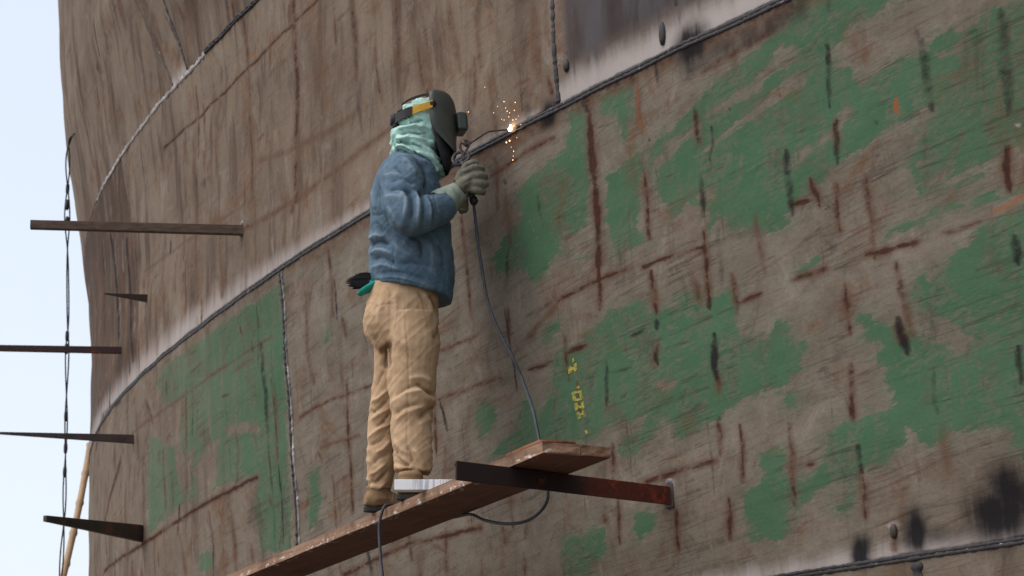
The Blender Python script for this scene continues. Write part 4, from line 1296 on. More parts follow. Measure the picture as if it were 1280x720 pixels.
# --- body (one continuous surface, mostly hidden by the clothes)
mb = MB()
hc = W(534, 158)
mb.ball(hc + Z3 * .005, (.098, .078, .115), 16, [FH, RH, Z3])
mb.ball(hc + FH * .05 - Z3 * .06, (.052, .052, .055), 14, [FH, RH, Z3])
mb.ball(hc + FH * .100 - Z3 * .015, (.018, .014, .026), 8, [FH, RH, Z3])
for s in (-1, 1):
    mb.ball(hc + RH * (.078 * s) - FH * .01 - Z3 * .01, (.022, .012, .032), 8, [FH, RH, Z3])
    mb.ball(hc + RH * (.032 * s) + FH * .088 + Z3 * .012, (.012, .016, .010), 8, [FH, RH, Z3])
mb.ball(hc + FH * .092 - Z3 * .055, (.014, .028, .010), 8, [FH, RH, Z3])
mb.tube([W(518, 212), W(524, 190), W(531, 170)], [.075, .06, .055], 14)
mb.rings([ell(W(x, y), a, b, FT, RT) for x, y, a, b in
          ((504, 425, .10, .15), (504, 395, .12, .165), (506, 365, .11, .155), (510, 330, .10, .145), (510, 290, .115, .16), (510, 250, .125, .175), (513, 222, .11, .185), (517, 204, .08, .12))])
shR, elR, wrR = W(507, 222, -.185), W(507, 268, -.315), W(556, 254, -.19)
shL, elL, wrL = W(512, 222, .20), W(522, 276, .25), W(544, 262, .10)
mb.tube([shR, (shR + elR) / 2, elR, (elR + wrR) / 2, wrR], [.062, .052, .045, .042, .032], 12)
mb.tube([shL, (shL + elL) / 2, elL, (elL + wrL) / 2, wrL], [.062, .052, .045, .042, .032], 12)
legR = [W(513, 395, -.085), W(517, 440, -.10), W(516, 505, -.115), W(514, 550, -.13), W(514, 612, -.15)]
legL = [W(497, 400, .085), W(494, 445, .10), W(482, 508, .12), W(477, 560, .14), W(473, 628, .16)]
for L in (legR, legL):
    mb.tube(L, [.085, .078, .058, .055, .042], 14)
union('body', mb, MSKIN, wel, 0.011, 4)

# --- trousers
mb = MB()
mb.rings([ell(W(x, y), a, b, FT, RT, tilt=t) for x, y, a, b, t in
          ((508, 345, .145, .165, .02), (506, 362, .150, .172, .015), (503, 382, .162, .182, 0), (502, 402, .160, .185, 0), (503, 422, .145, .175, 0), (505, 440, .11, .15, 0))])
mb.ball(W(480, 398, -.06), (.088, .095, .11), 14, [FT, RT, Z3])
mb.ball(W(478, 404, .08), (.088, .095, .11), 14, [FT, RT, Z3])
mb.tube([W(514, 398, -.085), W(517, 430, -.10), W(514, 468, -.11), W(516, 502, -.118), W(514.5, 530, -.122), W(515, 558, -.13), W(517, 578, -.135), W(516, 590, -.137)],
        [.118, .120, .108, .099, .090, .086, .083, .080], 24)
mb.tube([W(497, 402, .085), W(497, 432, .10), W(493, 458, .105), W(489, 480, .11), W(485, 505, .12), W(480, 545, .135), W(477, 580, .145), W(474, 611, .155)],
        [.118, .104, .090, .082, .080, .073, .066, .056], 24)

TF = [  # fold amplitude, width px, side view points
    (-.018, 7, [(487, 428), (483, 445), (482, 462)]), (-.012, 5, [(489, 425), (480, 435), (472, 440)]), (.008, 7, [(480, 372), (474, 390), (472, 412)]),
    (-.004, 4, [(486, 358), (488, 380), (487, 420)]), (.006, 8, [(494, 362), (496, 400), (493, 440)]),
    (-.012, 5, [(535, 366), (543, 378), (546, 390)]), (.008, 5, [(528, 366), (536, 378), (541, 394)]), (-.008, 5, [(524, 364), (531, 376), (536, 386)]),
    (-.010, 7, [(544, 425), (547, 418), (552, 405)]), (.006, 9, [(507, 375), (506, 410), (510, 440)]), (-.004, 6, [(503, 430), (512, 445), (520, 452)]),
    (.010, 6, [(488, 506), (505, 492), (530, 488)]), (-.010, 5, [(492, 500), (508, 486), (526, 480)]), (-.013, 5, [(520, 478), (533, 488), (545, 494)]), (.013, 6, [(520, 485), (533, 496), (546, 502)]), (.010, 6, [(508, 474), (526, 472), (541, 478)]),
    (-.009, 5, [(490, 520), (508, 508), (530, 505)]), (.008, 6, [(491, 528), (510, 515), (535, 506)]), (-.010, 6, [(524, 524), (535, 514), (545, 508)]), (.006, 6, [(522, 532), (532, 526), (541, 523)]),
    (-.009, 5, [(491, 560), (500, 575), (512, 586)]), (.010, 6, [(492, 548), (502, 562), (512, 568)]), (-.008, 5, [(508, 556), (514, 568), (516, 580)]), (.009, 7, [(516, 560), (524, 572), (530, 584)]), (.010, 6, [(493, 582), (510, 588), (538, 586)]), (-.006, 4, [(494, 577), (505, 581), (515, 580)]),
    # seams: side seam, pocket mouth, back pocket
    (-.0035, 1.7, [(507, 362), (507, 400), (510, 440), (511, 480), (509, 520), (509, 560), (510, 594)]), (-.004, 1.7, [(520, 362), (528, 374), (531, 392)]), (-.003, 1.6, [(472, 384), (484, 380), (498, 380)]), (-.003, 1.6, [(498, 380), (497, 400), (494, 418)]),
    # far leg
    (.009, 4, [(465, 503), (475, 497), (487, 485)]), (-.010, 4, [(463, 516), (472, 512), (488, 496)]), (.008, 4, [(463, 526), (476, 517), (489, 509)]), (-.009, 4, [(468, 534), (478, 528), (489, 514)]),
    (.010, 4, [(460, 549), (472, 538), (488, 530)]), (-.008, 4, [(461, 558), (474, 552), (482, 543)]), (.009, 4, [(470, 566), (479, 561), (489, 548)]),
    (-.009, 5, [(464, 583), (472, 574), (488, 566)]), (.009, 4, [(461, 594), (470, 590), (484, 578)]), (-.012, 4, [(460, 602), (470, 602), (486, 588)]), (.010, 4, [(459, 608), (472, 611), (484, 602)]),
    (-.008, 4, [(480, 462), (474, 474), (469, 486)]),
]


def trouser_disp(co, no):
    d = 1.1 * folds(co, no, TF)
    px, py = side_px(co)
    low = smooth01(450, 600, py)
    d += (0.002 + .003 * low) * vnoise(co * np.array([9, 9, 12]), 21) + 0.0022 * vnoise(co * 34, 22)
    d += (.0025 + .006 * low) * crease(co, (5, 5, 17), 24, .8) + .0025 * crease(co, (8, 8, 30), 25, -1.0)
    return d


union('trousers', mb, MTAN, wel, 0.005, 2, trouser_disp)

# --- jacket with sleeves
mb = MB()
rows = [(515, 369, .176, .198, .034), (514.5, 362, .184, .205, .032), (514.5, 350, .187, .207, .024), (514.5, 330, .188, .207, .014), (513.5, 300, .184, .205, .008), (511.5, 270, .175, .204, 0),
        (509, 245, .158, .206, 0), (508, 226, .145, .205, 0), (510, 212, .125, .185, .008), (514, 203, .100, .135, .02), (518, 197, .080, .09, .025)]
mb.rings([ell(W(x, y), a, b, FT, RT, tilt=t, sq=2.2) for x, y, a, b, t in rows])
slR = spline([np.r_[W(505, 216, -.135), .098], np.r_[W(503, 232, -.205), .100], np.r_[W(503, 255, -.275), .092], np.r_[W(512, 270, -.315), .084], np.r_[W(530, 267, -.285), .080],
              np.r_[W(546, 262, -.225), .073], np.r_[W(556, 258, -.185), .066]], 6)
mb.tube(slR[:, :3], slR[:, 3], 22)
slL = spline([np.r_[W(510, 216, .14), .098], np.r_[W(516, 240, .215), .095], np.r_[W(521, 268, .25), .084], np.r_[W(530, 269, .19), .076], np.r_[W(541, 263, .12), .066]], 6)
mb.tube(slL[:, :3], slL[:, 3], 22)
JF = [
    # sleeve seam, yoke, hem seam
    (-.010, 4, [(519, 196), (529, 212), (533, 226), (530, 238)]), (-.009, 4, [(473, 230), (478, 250), (482, 268), (490, 282)]),
    (-.005, 3, [(462, 268), (472, 269), (480, 266)]), (-.006, 3, [(464, 344), (490, 340), (520, 345), (560, 358)]), (.004, 4, [(464, 352), (492, 347), (522, 353), (562, 368)]),
    (-.004, 1.7, [(463, 347), (490, 343), (520, 348), (562, 362)]), (-.003, 1.6, [(462, 352), (490, 348), (520, 354), (563, 368)]), (-.0035, 1.7, [(488, 200), (500, 203), (516, 208), (530, 222)]), (-.0035, 1.7, [(494, 300), (492, 320), (490, 343)]), (-.004, 1.7, [(541, 240), (546, 256), (549, 276)]),
    # elbow bunching
    (.013, 5, [(500, 238), (508, 252), (505, 275)]), (-.013, 5, [(507, 236), (516, 252), (513, 282)]), (.012, 5, [(515, 236), (523, 252), (521, 283)]), (-.011, 5, [(522, 238), (530, 252), (529, 284)]), (.009, 5, [(529, 241), (537, 256), (537, 281)]), (-.007, 4, [(536, 243), (543, 258), (543, 279)]),
    (-.011, 5, [(484, 238), (500, 236), (520, 242)]), (.010, 6, [(480, 246), (496, 246), (505, 250)]), (.010, 6, [(478, 222), (494, 218), (512, 226)]), (-.008, 5, [(486, 228), (502, 224), (518, 230)]), (.008, 6, [(484, 258), (494, 272), (504, 286)]),
    (-.006, 5, [(492, 206), (500, 214), (508, 222)]), (.008, 7, [(505, 196), (514, 208), (520, 220)]),
    # body: gathers at the back and waist
    (.012, 5, [(462, 300), (470, 294), (482, 296)]), (-.012, 5, [(461, 308), (472, 302), (488, 306)]), (.011, 5, [(462, 318), (474, 312), (492, 318)]), (-.010, 5, [(463, 326), (478, 322), (500, 332)]), (.008, 5, [(464, 335), (480, 331), (500, 338)]),
    (-.010, 5, [(512, 296), (525, 302), (527, 325)]), (.009, 7, [(535, 300), (540, 318), (538, 345)]), (-.007, 6, [(548, 300), (554, 320), (553, 350)]), (.008, 7, [(490, 300), (500, 312), (520, 322)]), (-.008, 5, [(498, 330), (520, 328), (545, 335)]),
    (.007, 6, [(466, 236), (468, 252), (470, 262)]), (-.006, 4, [(470, 275), (474, 285), (480, 292)]),
]


def jacket_disp(co, no):
    d = 1.1 * folds(co, no, JF)
    d += 0.0025 * vnoise(co * np.array([9, 9, 12]), 31) + 0.002 * vnoise(co * 26, 32)
    d += .0045 * crease(co, (6, 6, 15), 34, .9) + .002 * crease(co, (9, 9, 28), 35, -1.1)
    return d


jk = union('jacket', mb, MDENIM, wel, 0.005, 2, jacket_disp)
# --- boots
def boot(ankle, toe_deg, name='boot'):
    F, R = rot_dir(toe_deg)
    root_pt = np.array([ankle[0], ankle[1], ZT])
    mb = MB()
    mb.tube([ankle - Z3 * .0, root_pt + Z3 * .10 + F * .005, root_pt + Z3 * .05 + F * .01], [.046, .052, .056], 18)
    root_pt = root_pt + F * .030
    rows = [(-.085, .036, .05, .075), (-.06, .042, .075, .085), (0, .045, .085, .09), (.06, .046, .072, .062), (.12, .050, .05, .050), (.17, .046, .042, .045), (.20, .03, .032, .038)]
    mb.rings([[root_pt + F * x + R * (b * math.cos(q)) + Z3 * max(.012, .016 + zc + max(-.6, math.sin(q)) * h * .62 - .008) for q in (2 * math.pi * k / 16 for k in range(16))]
              for x, b, h, zc in ((x, b, h, zc * .55) for x, b, h, zc in rows)])
    o = union(name, mb, MBOOT, wel, .0065, 3, lambda co, no: .0025 * vnoise(co * 30, 41) + .004 * np.sin(co[:, 2] * 120) * (co[:, 2] > ZT + .1))
    m2 = MB()
    out = []
    for q in np.linspace(0, 2 * math.pi, 25)[:-1]:
        cx = math.cos(q)
        x = .06 + .150 * cx
        b = .041 + .008 * math.sin((x + .1) * 9) - .02 * max(0, -cx) * .3
        out.append(root_pt + F * x + R * b * math.copysign(abs(math.sin(q)) ** .7, math.sin(q)))
    m2.rings([[p + Z3 * .002 for p in out], [p + Z3 * .024 for p in out]])
    s = m2.build('sole', MSOLE, o, bevel=.003)
    s.matrix_parent_inverse = Matrix.Translation(-wel.location).to_4x4() if False else (o.matrix_parent_inverse)
    return o, s


for ank, deg in ((W(512, 588, YR + .0 - YB), 12), (W(471, 606, YL - YB), 18)):
    o, s = boot(ank, deg)
    s.parent = o
    s.matrix_parent_inverse = Matrix.Identity(4)

# --- head cloth and scarf
mb = MB()
cc = W(518, 148)
mb.ball(hc + Z3 * .006 - FH * .012, (.116, .101, .124), 18, [FH, RH, Z3])
mb.tube([W(516, 205), W(519, 190), W(525, 172), W(529, 158)], [.098, .092, .085, .08], 20)
for (x, y, a, b, tl, r) in ((514, 167, .072, .090, .0, .017), (514, 175, .078, .097, .012, .019), (517, 184, .082, .104, .028, .020), (521, 193, .086, .112, .042, .020), (526, 202, .086, .112, .055, .018), (517, 188, .090, .118, -.01, .014), (522, 190, .080, .118, .085, .014)):
    ring = ell(W(x, y), a, b, FH, RH, 26, tl, 2.0)
    i = np.arange(27)
    ring = np.array(ring + ring[:1]) + Z3 * (.007 * np.sin(i * 1.9 + x)[:, None])
    mb.tube(ring, r * (1 + .22 * np.sin(i * 1.3 + y)), 10)
for pl, r in ((((499, 186), (512, 192), (530, 203), (548, 212)), .013), (((503, 179), (516, 186), (532, 196), (545, 205)), .012), (((494, 178), (506, 184), (520, 198), (538, 209)), .012)):
    mb.tube(spline([W(x, y, -.112 + .0012 * abs(x - 515)) for x, y in pl], 5), r, 9)
SF = [(.009, 3, [(495, 150), (512, 143), (530, 140)]), (-.009, 3, [(497, 157), (515, 153), (531, 150)]), (.010, 3, [(494, 163), (514, 158), (532, 158)]), (-.011, 3, [(494, 168), (514, 165), (534, 168)]), (.011, 3, [(494, 173), (512, 172), (534, 176)]),
      (-.012, 3, [(493, 178), (508, 178), (532, 186)]), (.012, 3, [(494, 182), (508, 184), (536, 196)]), (-.012, 3, [(494, 188), (508, 190), (538, 202)]), (.012, 3, [(500, 180), (514, 190), (524, 206)]), (-.010, 3, [(504, 178), (518, 188), (530, 204)]),
      (-.008, 3, [(498, 128), (514, 128), (528, 124)]), (.007, 3, [(500, 134), (514, 133), (529, 130)])]
union('head_cloth', mb, MMINT, wel, 0.0055, 2, lambda co, no: 1.4 * folds(co, no, SF) + .003 * vnoise(co * 28, 51) + .002 * vnoise(co * 60, 52) + .008 * crease(co, (16, 16, 34), 53, .5))

# --- welding helmet: a bent shell open at the back, with a lens box
HB = hc + FH * .02                                   # helmet centre line
prof = [  # z px row: (y px, x back edge, x front edge, half width m, front sharpness)
    (116.0, 541, 557, .055, 2.0), (119.5, 535, 563, .085, 2.1), (126, 531.5, 568, .104, 2.2), (136, 531, 571, .115, 2.3), (150, 531.5, 572.5, .120, 2.4), (162, 532.5, 572.5, .120, 2.4),
    (171, 537, 572, .117, 2.3), (180, 546, 571, .112, 2.2), (189, 556, 570.5, .104, 2.0), (196, 563, 570, .090, 1.9), (199, 566, 569, .076, 1.8)]


def shell(inset):
    rings = []
    for y, xb, xf, b, sq in spline(np.array([list(r) for r in prof], float), 3):
        pb, pf = W(xb, y), W(xf, y)
        dep = (xf - xb) * PXM - inset
        base = np.array([pb[0], YB, pb[2]])
        base = base + RH * 0.0
        r = []
        for q in np.linspace(-math.pi / 2, math.pi / 2, 25):
            cx, sx = math.cos(q), math.sin(q)
            fx = abs(cx) ** (2 / sq)
            sy = math.copysign(abs(sx) ** (2 / sq), sx)
            r.append(base + FH * (fx * dep) + RH * (sy * (b - inset)) - Z3 * 0.0)
        rings.append(r)
    return rings


outer, inner = shell(0.0), shell(0.004)
V = [p for r in outer for p in r] + [p for r in inner for p in r]
n, m = len(outer), 25
F = []
o1 = n * m
for i in range(n - 1):
    for j in range(m - 1):
        F.append((i * m + j, (i + 1) * m + j, (i + 1) * m + j + 1, i * m + j + 1))
        F.append((o1 + i * m + j, o1 + i * m + j + 1, o1 + (i + 1) * m + j + 1, o1 + (i + 1) * m + j))
    for j in (0, m - 1):
        q = (i * m + j, o1 + i * m + j, o1 + (i + 1) * m + j, (i + 1) * m + j)
        F.append(q if j == 0 else q[::-1])
for i in (0, n - 1):
    for j in range(m - 1):
        q = (i * m + j, i * m + j + 1, o1 + i * m + j + 1, o1 + i * m + j)
        F.append(q if i == 0 else q[::-1])
F.append(tuple(range(m)))                            # crown
helm = mesh_obj('welding_helmet', V, F, MHELM, wel)
mb = MB()
c = W(577, 155.5)
lean = -.10
upv = np.array([FH[0] * lean, FH[1] * lean, 1.0])
upv /= np.linalg.norm(upv)
mb.bar(c - FH * .030, c + FH * .016, RH, upv, .125, .083)
box = mb.build('lens_box', MLENS, helm, bevel=.009)
box.matrix_parent_inverse = Matrix.Identity(4)
box.parent = helm
mb = MB()
mb.bar(c + FH * .014, c + FH * .019, RH, upv, .100, .058)
ln = mb.build('lens_glass', mottled('dark_lens', (0.006, 0.012, 0.010), (0.008, 0.014, 0.012), 5, 0.12, 0.02, spec=0.6), helm, bevel=.002)
ln.parent = helm
ln.matrix_parent_inverse = Matrix.Identity(4)
for s in (-1, 1):
    mb = MB()
    q = W(535, 138.5)
    q = np.array([q[0], YB, q[2]]) + RH * (.108 * s)
    mb.ball(q, (.020, .016, .020), 12, [FH, RH, Z3])
    kn = mb.build('pivot_knob', MBLK, helm, True)
    kn.parent = helm
    kn.matrix_parent_inverse = Matrix.Identity(4)
# apron hanging under the shell, dark
mb = MB()
ap = [(534, 560, 164, .112), (537, 564, 176, .108), (541, 567.5, 188, .102), (545, 567.5, 199, .092), (549, 565, 209, .078), (552, 561, 217.5, .062)]
rings = []
for xb, xf, y, b in ap:
    p = W(xb, y)
    base = np.array([p[0], YB, p[2]])
    dep = (xf - xb) * PXM
    rings.append([base + FH * (dep * abs(math.cos(q)) ** .9) + RH * (b * math.sin(q)) for q in np.linspace(-math.pi / 2, math.pi / 2, 19)])
V = [p for r in rings for p in r]
mb.add(V, [(i * 19 + j, (i + 1) * 19 + j, (i + 1) * 19 + j + 1, i * 19 + j + 1) for i in range(len(rings) - 1) for j in range(18)])
ap_o = mb.build('throat_guard', MBLK, helm, True)
ap_o.parent = helm
ap_o.matrix_parent_inverse = Matrix.Identity(4)
mod = ap_o.modifiers.new('t', 'SOLIDIFY')
mod.thickness = .004

# headband: yellow front piece, black back piece with ratchet knob, strap over the crown


def band(rows, w, thick, mat, name):
    """strip round the head through side view points (near side) and mirrored on the far side"""
    for s in (-1, 1):
        mb = MB()
        rr = []
        for x, y, b in spline(np.array(rows, float), 5):
            p = W(x, y)
            q = np.array([p[0], YB, p[2]]) + RH * (b * s)
            out = RH * s
            rr.append([q - Z3 * w / 2, q + out * thick - Z3 * w / 2, q + out * thick + Z3 * w / 2, q + Z3 * w / 2])
        mb.rings(rr)
        o = mb.build(name, mat, helm, bevel=.002)
        o.parent = helm
        o.matrix_parent_inverse = Matrix.Identity(4)


band([(509, 147, .098), (517, 144.5, .107), (526, 142, .112), (535, 139, .114)], .036, .008, MYEL, 'yellow_headband')
band([(492, 152, .03), (495, 151, .06), (500, 149.5, .083), (505, 148, .094), (510, 147, .100)], .044, .010, MBLK, 'rear_headband')
band([(499, 136, .060), (506, 131.5, .068), (515, 127.5, .070), (526, 124.5, .070), (534, 124, .072)], .012, .006, MBLK, 'crown_strap')
mb = MB()
k0 = W(493, 150)
mb.tube([k0 + FH * .012, k0 - FH * .004, k0 - FH * .018], [.030, .030, .026], 14)
mb.ball(W(494, 158), (.014, .04, .014), 10, [FH, RH, Z3])
kb = mb.build('ratchet_knob', MBLK, helm, True)
kb.parent = helm
kb.matrix_parent_inverse = Matrix.Identity(4)

# --- gloves: gauntlet cuff, palm, four curled fingers and a thumb
HD = -.17                                             # depth of the right hand


def glove_right():
    mb = MB()
    wr = W(556, 254, HD)
    pal = W(577, 233, HD + .01)
    mb.tube([W(566, 245, HD), W(573, 238, HD), pal, W(587, 226, HD + .015)], [.040, .046, .048, .042], 16, (1.0, .72))
    kn = [((592, 210), (601, 211), (603, 216)), ((596, 219), (605, 220), (605, 226)), ((597, 229), (606, 230), (605, 236)), ((595, 238), (603, 239.5), (601, 245))]
    for i, (a, b, c) in enumerate(kn):
        r = (.0165, .0170, .0165, .0150)[i]
        f = spline([np.r_[W(580, (230 + a[1] * 2) / 3, HD + .01), r * 1.15], np.r_[W(*a, HD - .005), r * 1.12], np.r_[W(*b, HD + .018), r], np.r_[W(b[0] + .5, b[1] + 1, HD + .05), r * .92],
                    np.r_[W(a[0] + 1, a[1] + 2, HD + .075), r * .88], np.r_[W(a[0] - 7, a[1] + 3, HD + .072), r * .8]], 4)
        mb.tube(f[:, :3], f[:, 3], 12)
    f = spline([np.r_[W(572, 228, HD + .03), .022], np.r_[W(578, 214, HD + .035), .020], np.r_[W(585, 206, HD + .04), .0175], np.r_[W(593, 203.5, HD + .055), .0155], np.r_[W(597, 205, HD + .065), .013]], 4)
    mb.tube(f[:, :3], f[:, 3], 12)
    GF = [(-.004, 3, [(566, 232), (574, 238), (580, 246)]), (-.004, 2.5, [(576, 222), (584, 216), (590, 214)]), (-.004, 2.5, [(578, 230), (586, 226), (592, 223)]), (-.004, 2.5, [(580, 238), (587, 235), (593, 233)]), (.004, 3, [(570, 226), (576, 232), (582, 240)])]
    g = union('glove', mb, MGLOVE, wel, .0045, 2, lambda co, no: folds(co, no, GF) + .0022 * vnoise(co * 40, 61) + .0012 * vnoise(co * 90, 62))
    mb = MB()
    cuff = spline([np.r_[W(551, 257, HD - .01), .074], np.r_[W(556, 253, HD - .005), .071], np.r_[W(563, 247.5, HD), .060], np.r_[W(570, 242, HD), .052], np.r_[W(575, 238, HD), .046]], 4)
    mb.tube(cuff[:, :3], cuff[:, 3], 22)
    CF = [(.006, 3, [(549, 240), (556, 250), (564, 268)]), (-.006, 3, [(556, 236), (562, 246), (570, 262)]), (-.005, 3, [(566, 232), (573, 243), (578, 252)]), (.005, 3, [(562, 234), (568, 244), (574, 257)])]
    union('glove_cuff', mb, MCUFF, wel, .0055, 2, lambda co, no: folds(co, no, CF) + .0035 * vnoise(co * 24, 63))
    return g


glove_right()


def WL(x, y, d=0.0):
    return W(x - 22, y - 6, d)


def glove_left():
    D = .08
    mb = MB()
    mb.tube([WL(568, 266, D + .02), WL(578, 262, D), WL(588, 258, D - .01)], [.042, .046, .040], 14, (1, .7))
    for i, yy in enumerate((248, 254, 260, 266)):
        f = spline([WL(584, yy + 2, D - .01), WL(597, yy - 1, D - .02), WL(604, yy, D - .045), WL(602, yy + 3, D - .07), WL(596, yy + 4, D - .08)], 3)
        mb.tube(f, .0155 - .001 * (i == 3), 10)
    mb.tube(spline([WL(574, 256, D - .03), WL(582, 249, D - .05), WL(590, 247, D - .06), WL(597, 248, D - .065)], 3), .017, 10)
    union('glove', mb, MGLOVE, wel, .005, 2, lambda co, no: .0022 * vnoise(co * 40, 64))
    mb = MB()
    mb.tube([WL(557, 271, D + .05), WL(565, 268, D + .03), WL(573, 264, D + .01)], [.072, .062, .048], 18)
    union('glove_cuff', mb, MCUFF, wel, .006, 2, lambda co, no: .0035 * vnoise(co * 24, 65))


# ------------------------------------------------------------------ what the welder holds and carries
MCOPPER = mottled('scorched_copper', (0.075, 0.050, 0.045), (0.045, 0.034, 0.034), 30, 0.5, 0.3, spec=0.5)
MPURPLE = mottled('insulated_holder', (0.085, 0.078, 0.090), (0.055, 0.050, 0.058), 30, 0.55, 0.3)
arcp = hit(640, 162)[2]
_, NA, TA = hull_frame(640, 162)
tool = thing('electrode_holder', 'electrode holder gripped in the welder\'s glove with a bent rod touching the weld seam', 'welding tool', tuple(W(582, 225, HD + .04)))
mb = MB()
mb.tube([W(592, 252, HD + .05), W(588, 238, HD + .05), W(582, 215, HD + .045), W(578, 203, HD + .045)], [.014, .015, .015, .013], 12)
mb.build('handle', MPURPLE, tool, True)
mb = MB()
lp = spline([W(578, 206, HD + .045), W(570, 206, HD + .02), W(566, 200, HD + .03), W(569, 193, HD + .05), W(577, 190, HD + .06), W(584, 191, HD + .05), W(586, 197, HD + .04), W(580, 203, HD + .04), W(572, 201, HD + .05)], 6)
mb.tube(lp, .0075, 8)
mb.build('jaw_spring', MPURPLE, tool, True)
mb = MB()
lp = spline([W(581, 200, HD + .045), W(577, 190, HD + .05), W(575, 181, HD + .05), W(580, 175.5, HD + .05), W(586, 178, HD + .05), W(584, 186, HD + .05), W(579, 194, HD + .05), W(583, 203, HD + .05)], 6)
mb.tube(lp, .0060, 8)
mb.tube([W(577, 176, HD + .05), W(585, 183, HD + .05)], .009, 8)
mb.build('jaw', MCOPPER, tool, True)
mb = MB()
e0 = W(584, 182, HD + .05)
rod = spline([e0, e0 * .62 + at_y(606, 166.5, YB + HD * .2) * .38 + 0 * e0, at_y(609, 165.5, e0[1] * .45 + arcp[1] * .55), at_y(618, 163.5, e0[1] * .32 + arcp[1] * .68), arcp + NA * .006], 6)
mb.tube(rod, .0042, 8)
mb.build('welding_rod', MSTEEL, tool, True)
mb = MB()
mb.tube([W(591, 247, HD + .05), W(592.5, 252, HD + .05), W(592, 256, HD + .05)], [.017, .02, .012], 12)
mb.build('cable_clamp', MBLK, tool, True)

MCAB2 = mottled('blue_black_cable', (0.030, 0.036, 0.046), (0.05, 0.058, 0.07), 20, 0.55, 0.2, spec=0.35)
edge_top = n1 + PD * 0


def on_plank(x, off):
    """point on the plank at picture column x, off metres in from the near edge"""
    b = n1 + PW * off
    k = (x - 640.0) / FPX
    # solve X = k * cy, cy = Y ct + ZT st
    s = (k * (b[1] * ct + ZT * st) - b[0]) / (PD[0] - k * PD[1] * ct)
    q = b + PD * s
    return np.array([q[0], q[1], ZT])


pts = [at_y(x, y, Y) for x, y, Y in ((592, 254, YB - .12), (594, 272, YB - .12), (597, 300, YB - .13), (603, 340, YB - .15), (610, 378, YB - .18), (624, 415, YB - .22), (641, 447, YB - .26), (655, 480, YB - .30), (666, 512, 11.14), (673, 545, 11.06),
       (679, 580, 11.0), (685, 615, 10.98), (681, 632, 11.0), (668, 646, 11.05), (650, 653.5, 11.1), (628, 654.5, 11.2), (605, 650, 11.35), (588, 643, 11.5))] + [
       on_plank(566, WID + .04) - Z3 * .02, on_plank(548, WID - .03) + Z3 * .010, on_plank(525, .20) + Z3 * .010, on_plank(505, .10) + Z3 * .012, on_plank(489, .03) + Z3 * .016, on_plank(480, -.012) - Z3 * .0,
       on_plank(475, -.028) - Z3 * .06, on_plank(474.5, -.03) - Z3 * .12, on_plank(477, -.03) - Z3 * .24, on_plank(480, -.03) - Z3 * .36, on_plank(481, -.03) - Z3 * .7, on_plank(481, -.03) - Z3 * 1.6, on_plank(482, -.05) - Z3 * 3.2]
cabp = spline(pts, 8)
mb = MB()
mb.tube(cabp, .0068, 8)
tag(mb.build('welding_cable', MCAB2, None, True), 'dark blue welding cable running from the glove and looping under the plank', 'cable')

# white carton by the boot
k = NT('white_carton_card')
v = k.coord()
pr = k.noise(k.mapping(v, (60, 60, 2)), 1.3, 2, 0.5)
bl = k.noise(k.mapping(v, (9, 9, 2)), 1.0, 2, 0.5)
col = k.mix(k.mul(k.ramp(pr, 0.46, 0.56, 0, 0.75), k.ramp(bl, 0.44, 0.52)), (0.86, 0.86, 0.87), (0.38, 0.40, 0.46))
MCARD = k.finish(col, 0.6, pr, 0.05, 0.001)
cl, cr = at_z(493, 612.3, ZT + .002), at_z(574, 612.3, ZT + .002)
print('carton', cl, cr, on_plank(493, 0), on_plank(567, 0))
cl, cr = cl + np.array([0, .0275, .022]), cr + np.array([0, .0275, .022])
carton = thing('carton', 'long white carton with faint grey print leaning by the boot on the plank edge', 'carton', tuple((cl + cr) / 2))
ax = (cr - cl)
Lc = np.linalg.norm(ax)
ax /= Lc
sd_ = np.cross(Z3, ax)
mb = MB()
mb.bar(cl, cr, sd_, Z3, .055, .044)
mb.build('box', MCARD, carton, bevel=.002)
mb = MB()
mb.bar(cl - ax * .003, cl - ax * .001, sd_, Z3, .05, .040)
fl = cl - Z3 * .022
mb.bar(fl - ax * .002 + Z3 * .002, fl - ax * .012 - Z3 * .045, sd_, np.cross(ax, sd_), .018, .002)
mb.build('torn_flap', mottled('torn_card', (0.5, 0.42, 0.36), (0.38, 0.31, 0.27), 30, 0.8), carton)

# brush tucked in at the back of the waist
bt = thing('hand_brush', 'black bristle hand brush with teal wrapping tucked in at the back of the waist', 'brush', tuple(W(462, 358, -.03)))
b0, b1 = W(462, 352, -.03), W(432, 346, -.06)
mb = MB()
dirn = (b1 - b0) / np.linalg.norm(b1 - b0)
upn = np.array([-dirn[2], 0, dirn[0]]) * -1
if upn[2] < 0:
    upn = -upn
sdn = np.cross(dirn, upn)
for i in range(260):
    a = RNG.uniform(-1, 1)
    b = RNG.uniform(-1, 1)
    s0 = b0 + upn * (a * .030) + sdn * (b * .03)
    L = .105 * (1 - .42 * abs(a + .15)) * RNG.uniform(.8, 1.05)
    e = s0 + dirn * L + upn * (a * .004 - .012 + RNG.normal(0, .003)) + sdn * RNG.normal(0, .005)
    mb.tube([s0, (s0 + e) / 2 + upn * .003, e], [.0035, .003, .0012], 3)
mb.build('bristles', MBLK, bt)
mb = MB()
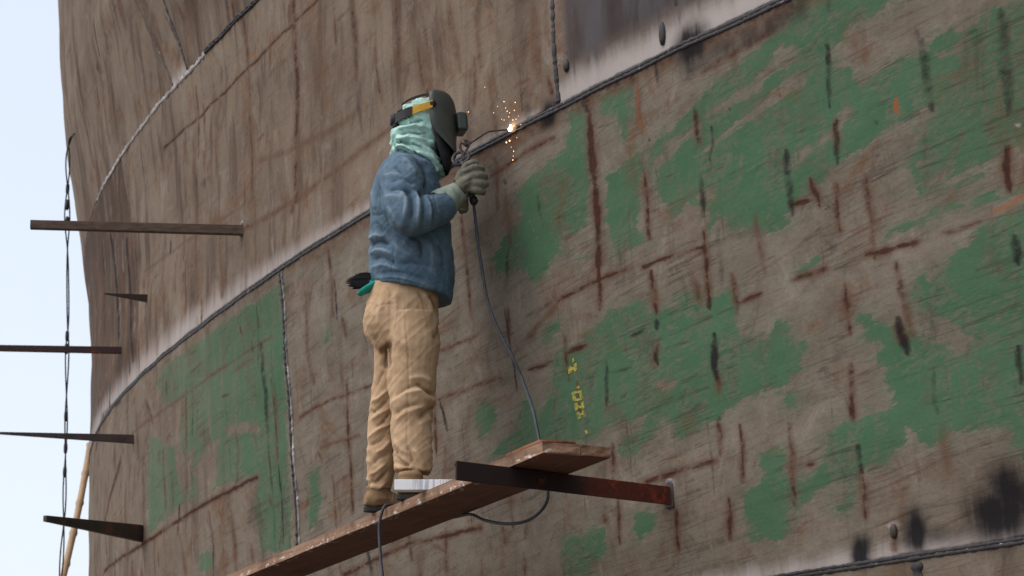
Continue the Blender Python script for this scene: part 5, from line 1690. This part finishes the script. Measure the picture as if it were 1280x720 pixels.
mb.bar(b0 + dirn * .012, b0 - dirn * .06, sdn, upn, .065, .062, .04, .03)
mb.build('head_block', MBLK, bt, bevel=.004)
mb = MB()
h = spline([W(449, 368, -.05), W(458, 362, -.07), W(466, 357, -.075), W(472, 354, -.07)], 5)
mb.tube(h, [.012] * 3 + [.017] * (len(h) - 3), 10, (1.6, .8))
h = spline([W(464, 345, -.03), W(466, 352, -.05), W(465, 360, -.06)], 5)
mb.tube(h, .013, 10, (1.4, .8))
mb.build('teal_wrap', MTEAL, bt, True)

# ------------------------------------------------------------------ arc and sparks
def glow(name, col, s):
    m = bpy.data.materials.new(name)
    m.use_nodes = True
    b = m.node_tree.nodes['Principled BSDF']
    b.inputs['Base Color'].default_value = (*col, 1)
    b.inputs['Emission Color'].default_value = (*col, 1)
    b.inputs['Emission Strength'].default_value = s
    return m


mb = MB()
mb.ball(arcp + NA * .010, (.009, .012, .009), 10, [NA, TA, Z3])
mb.ball(arcp + NA * .012 + Z3 * .011 - TA * .010, (.005, .005, .009), 8, [NA, TA, Z3])
tag(mb.build('welding_arc', glow('arc_glow', (1.0, 0.58, 0.26), 16), None, True), 'small glowing orange white welding arc at the tip of the rod on the seam', 'welding arc')
mb = MB()
for x, y, r in ((633, 178, 2), (637, 176, 2.2), (642, 189, 1.3), (641, 200, 1.4), (641.5, 195, .9), (585.5, 140, 1.3), (617, 141, 1), (630, 127, 1.3), (632, 135, 1), (634, 139, 1.2), (637, 141, 1), (643, 138, 1.2), (644, 128, 1.3), (636, 146, 1.1), (641, 150, 1.3), (645, 149, 1), (648, 145, .8), (630, 150, 1), (627, 149, .8), (606, 109, .9), (639, 184, .8), (646, 172, .8), (651, 156, .9), (622, 133, .7)):
    p = hit(x, y)[2] + hull_frame(x, y)[1] * RNG.uniform(.02, .12)
    p = at_y(x, y, p[1])
    mb.ball(p, (.0014 * r,) * 2 + (.0018 * r,), 6)
tag(mb.build('sparks', glow('spark_glow', (1.0, 0.50, 0.22), 3.5), None, True), 'orange welding sparks flying round the arc', 'sparks', kind='stuff')
glove_left()
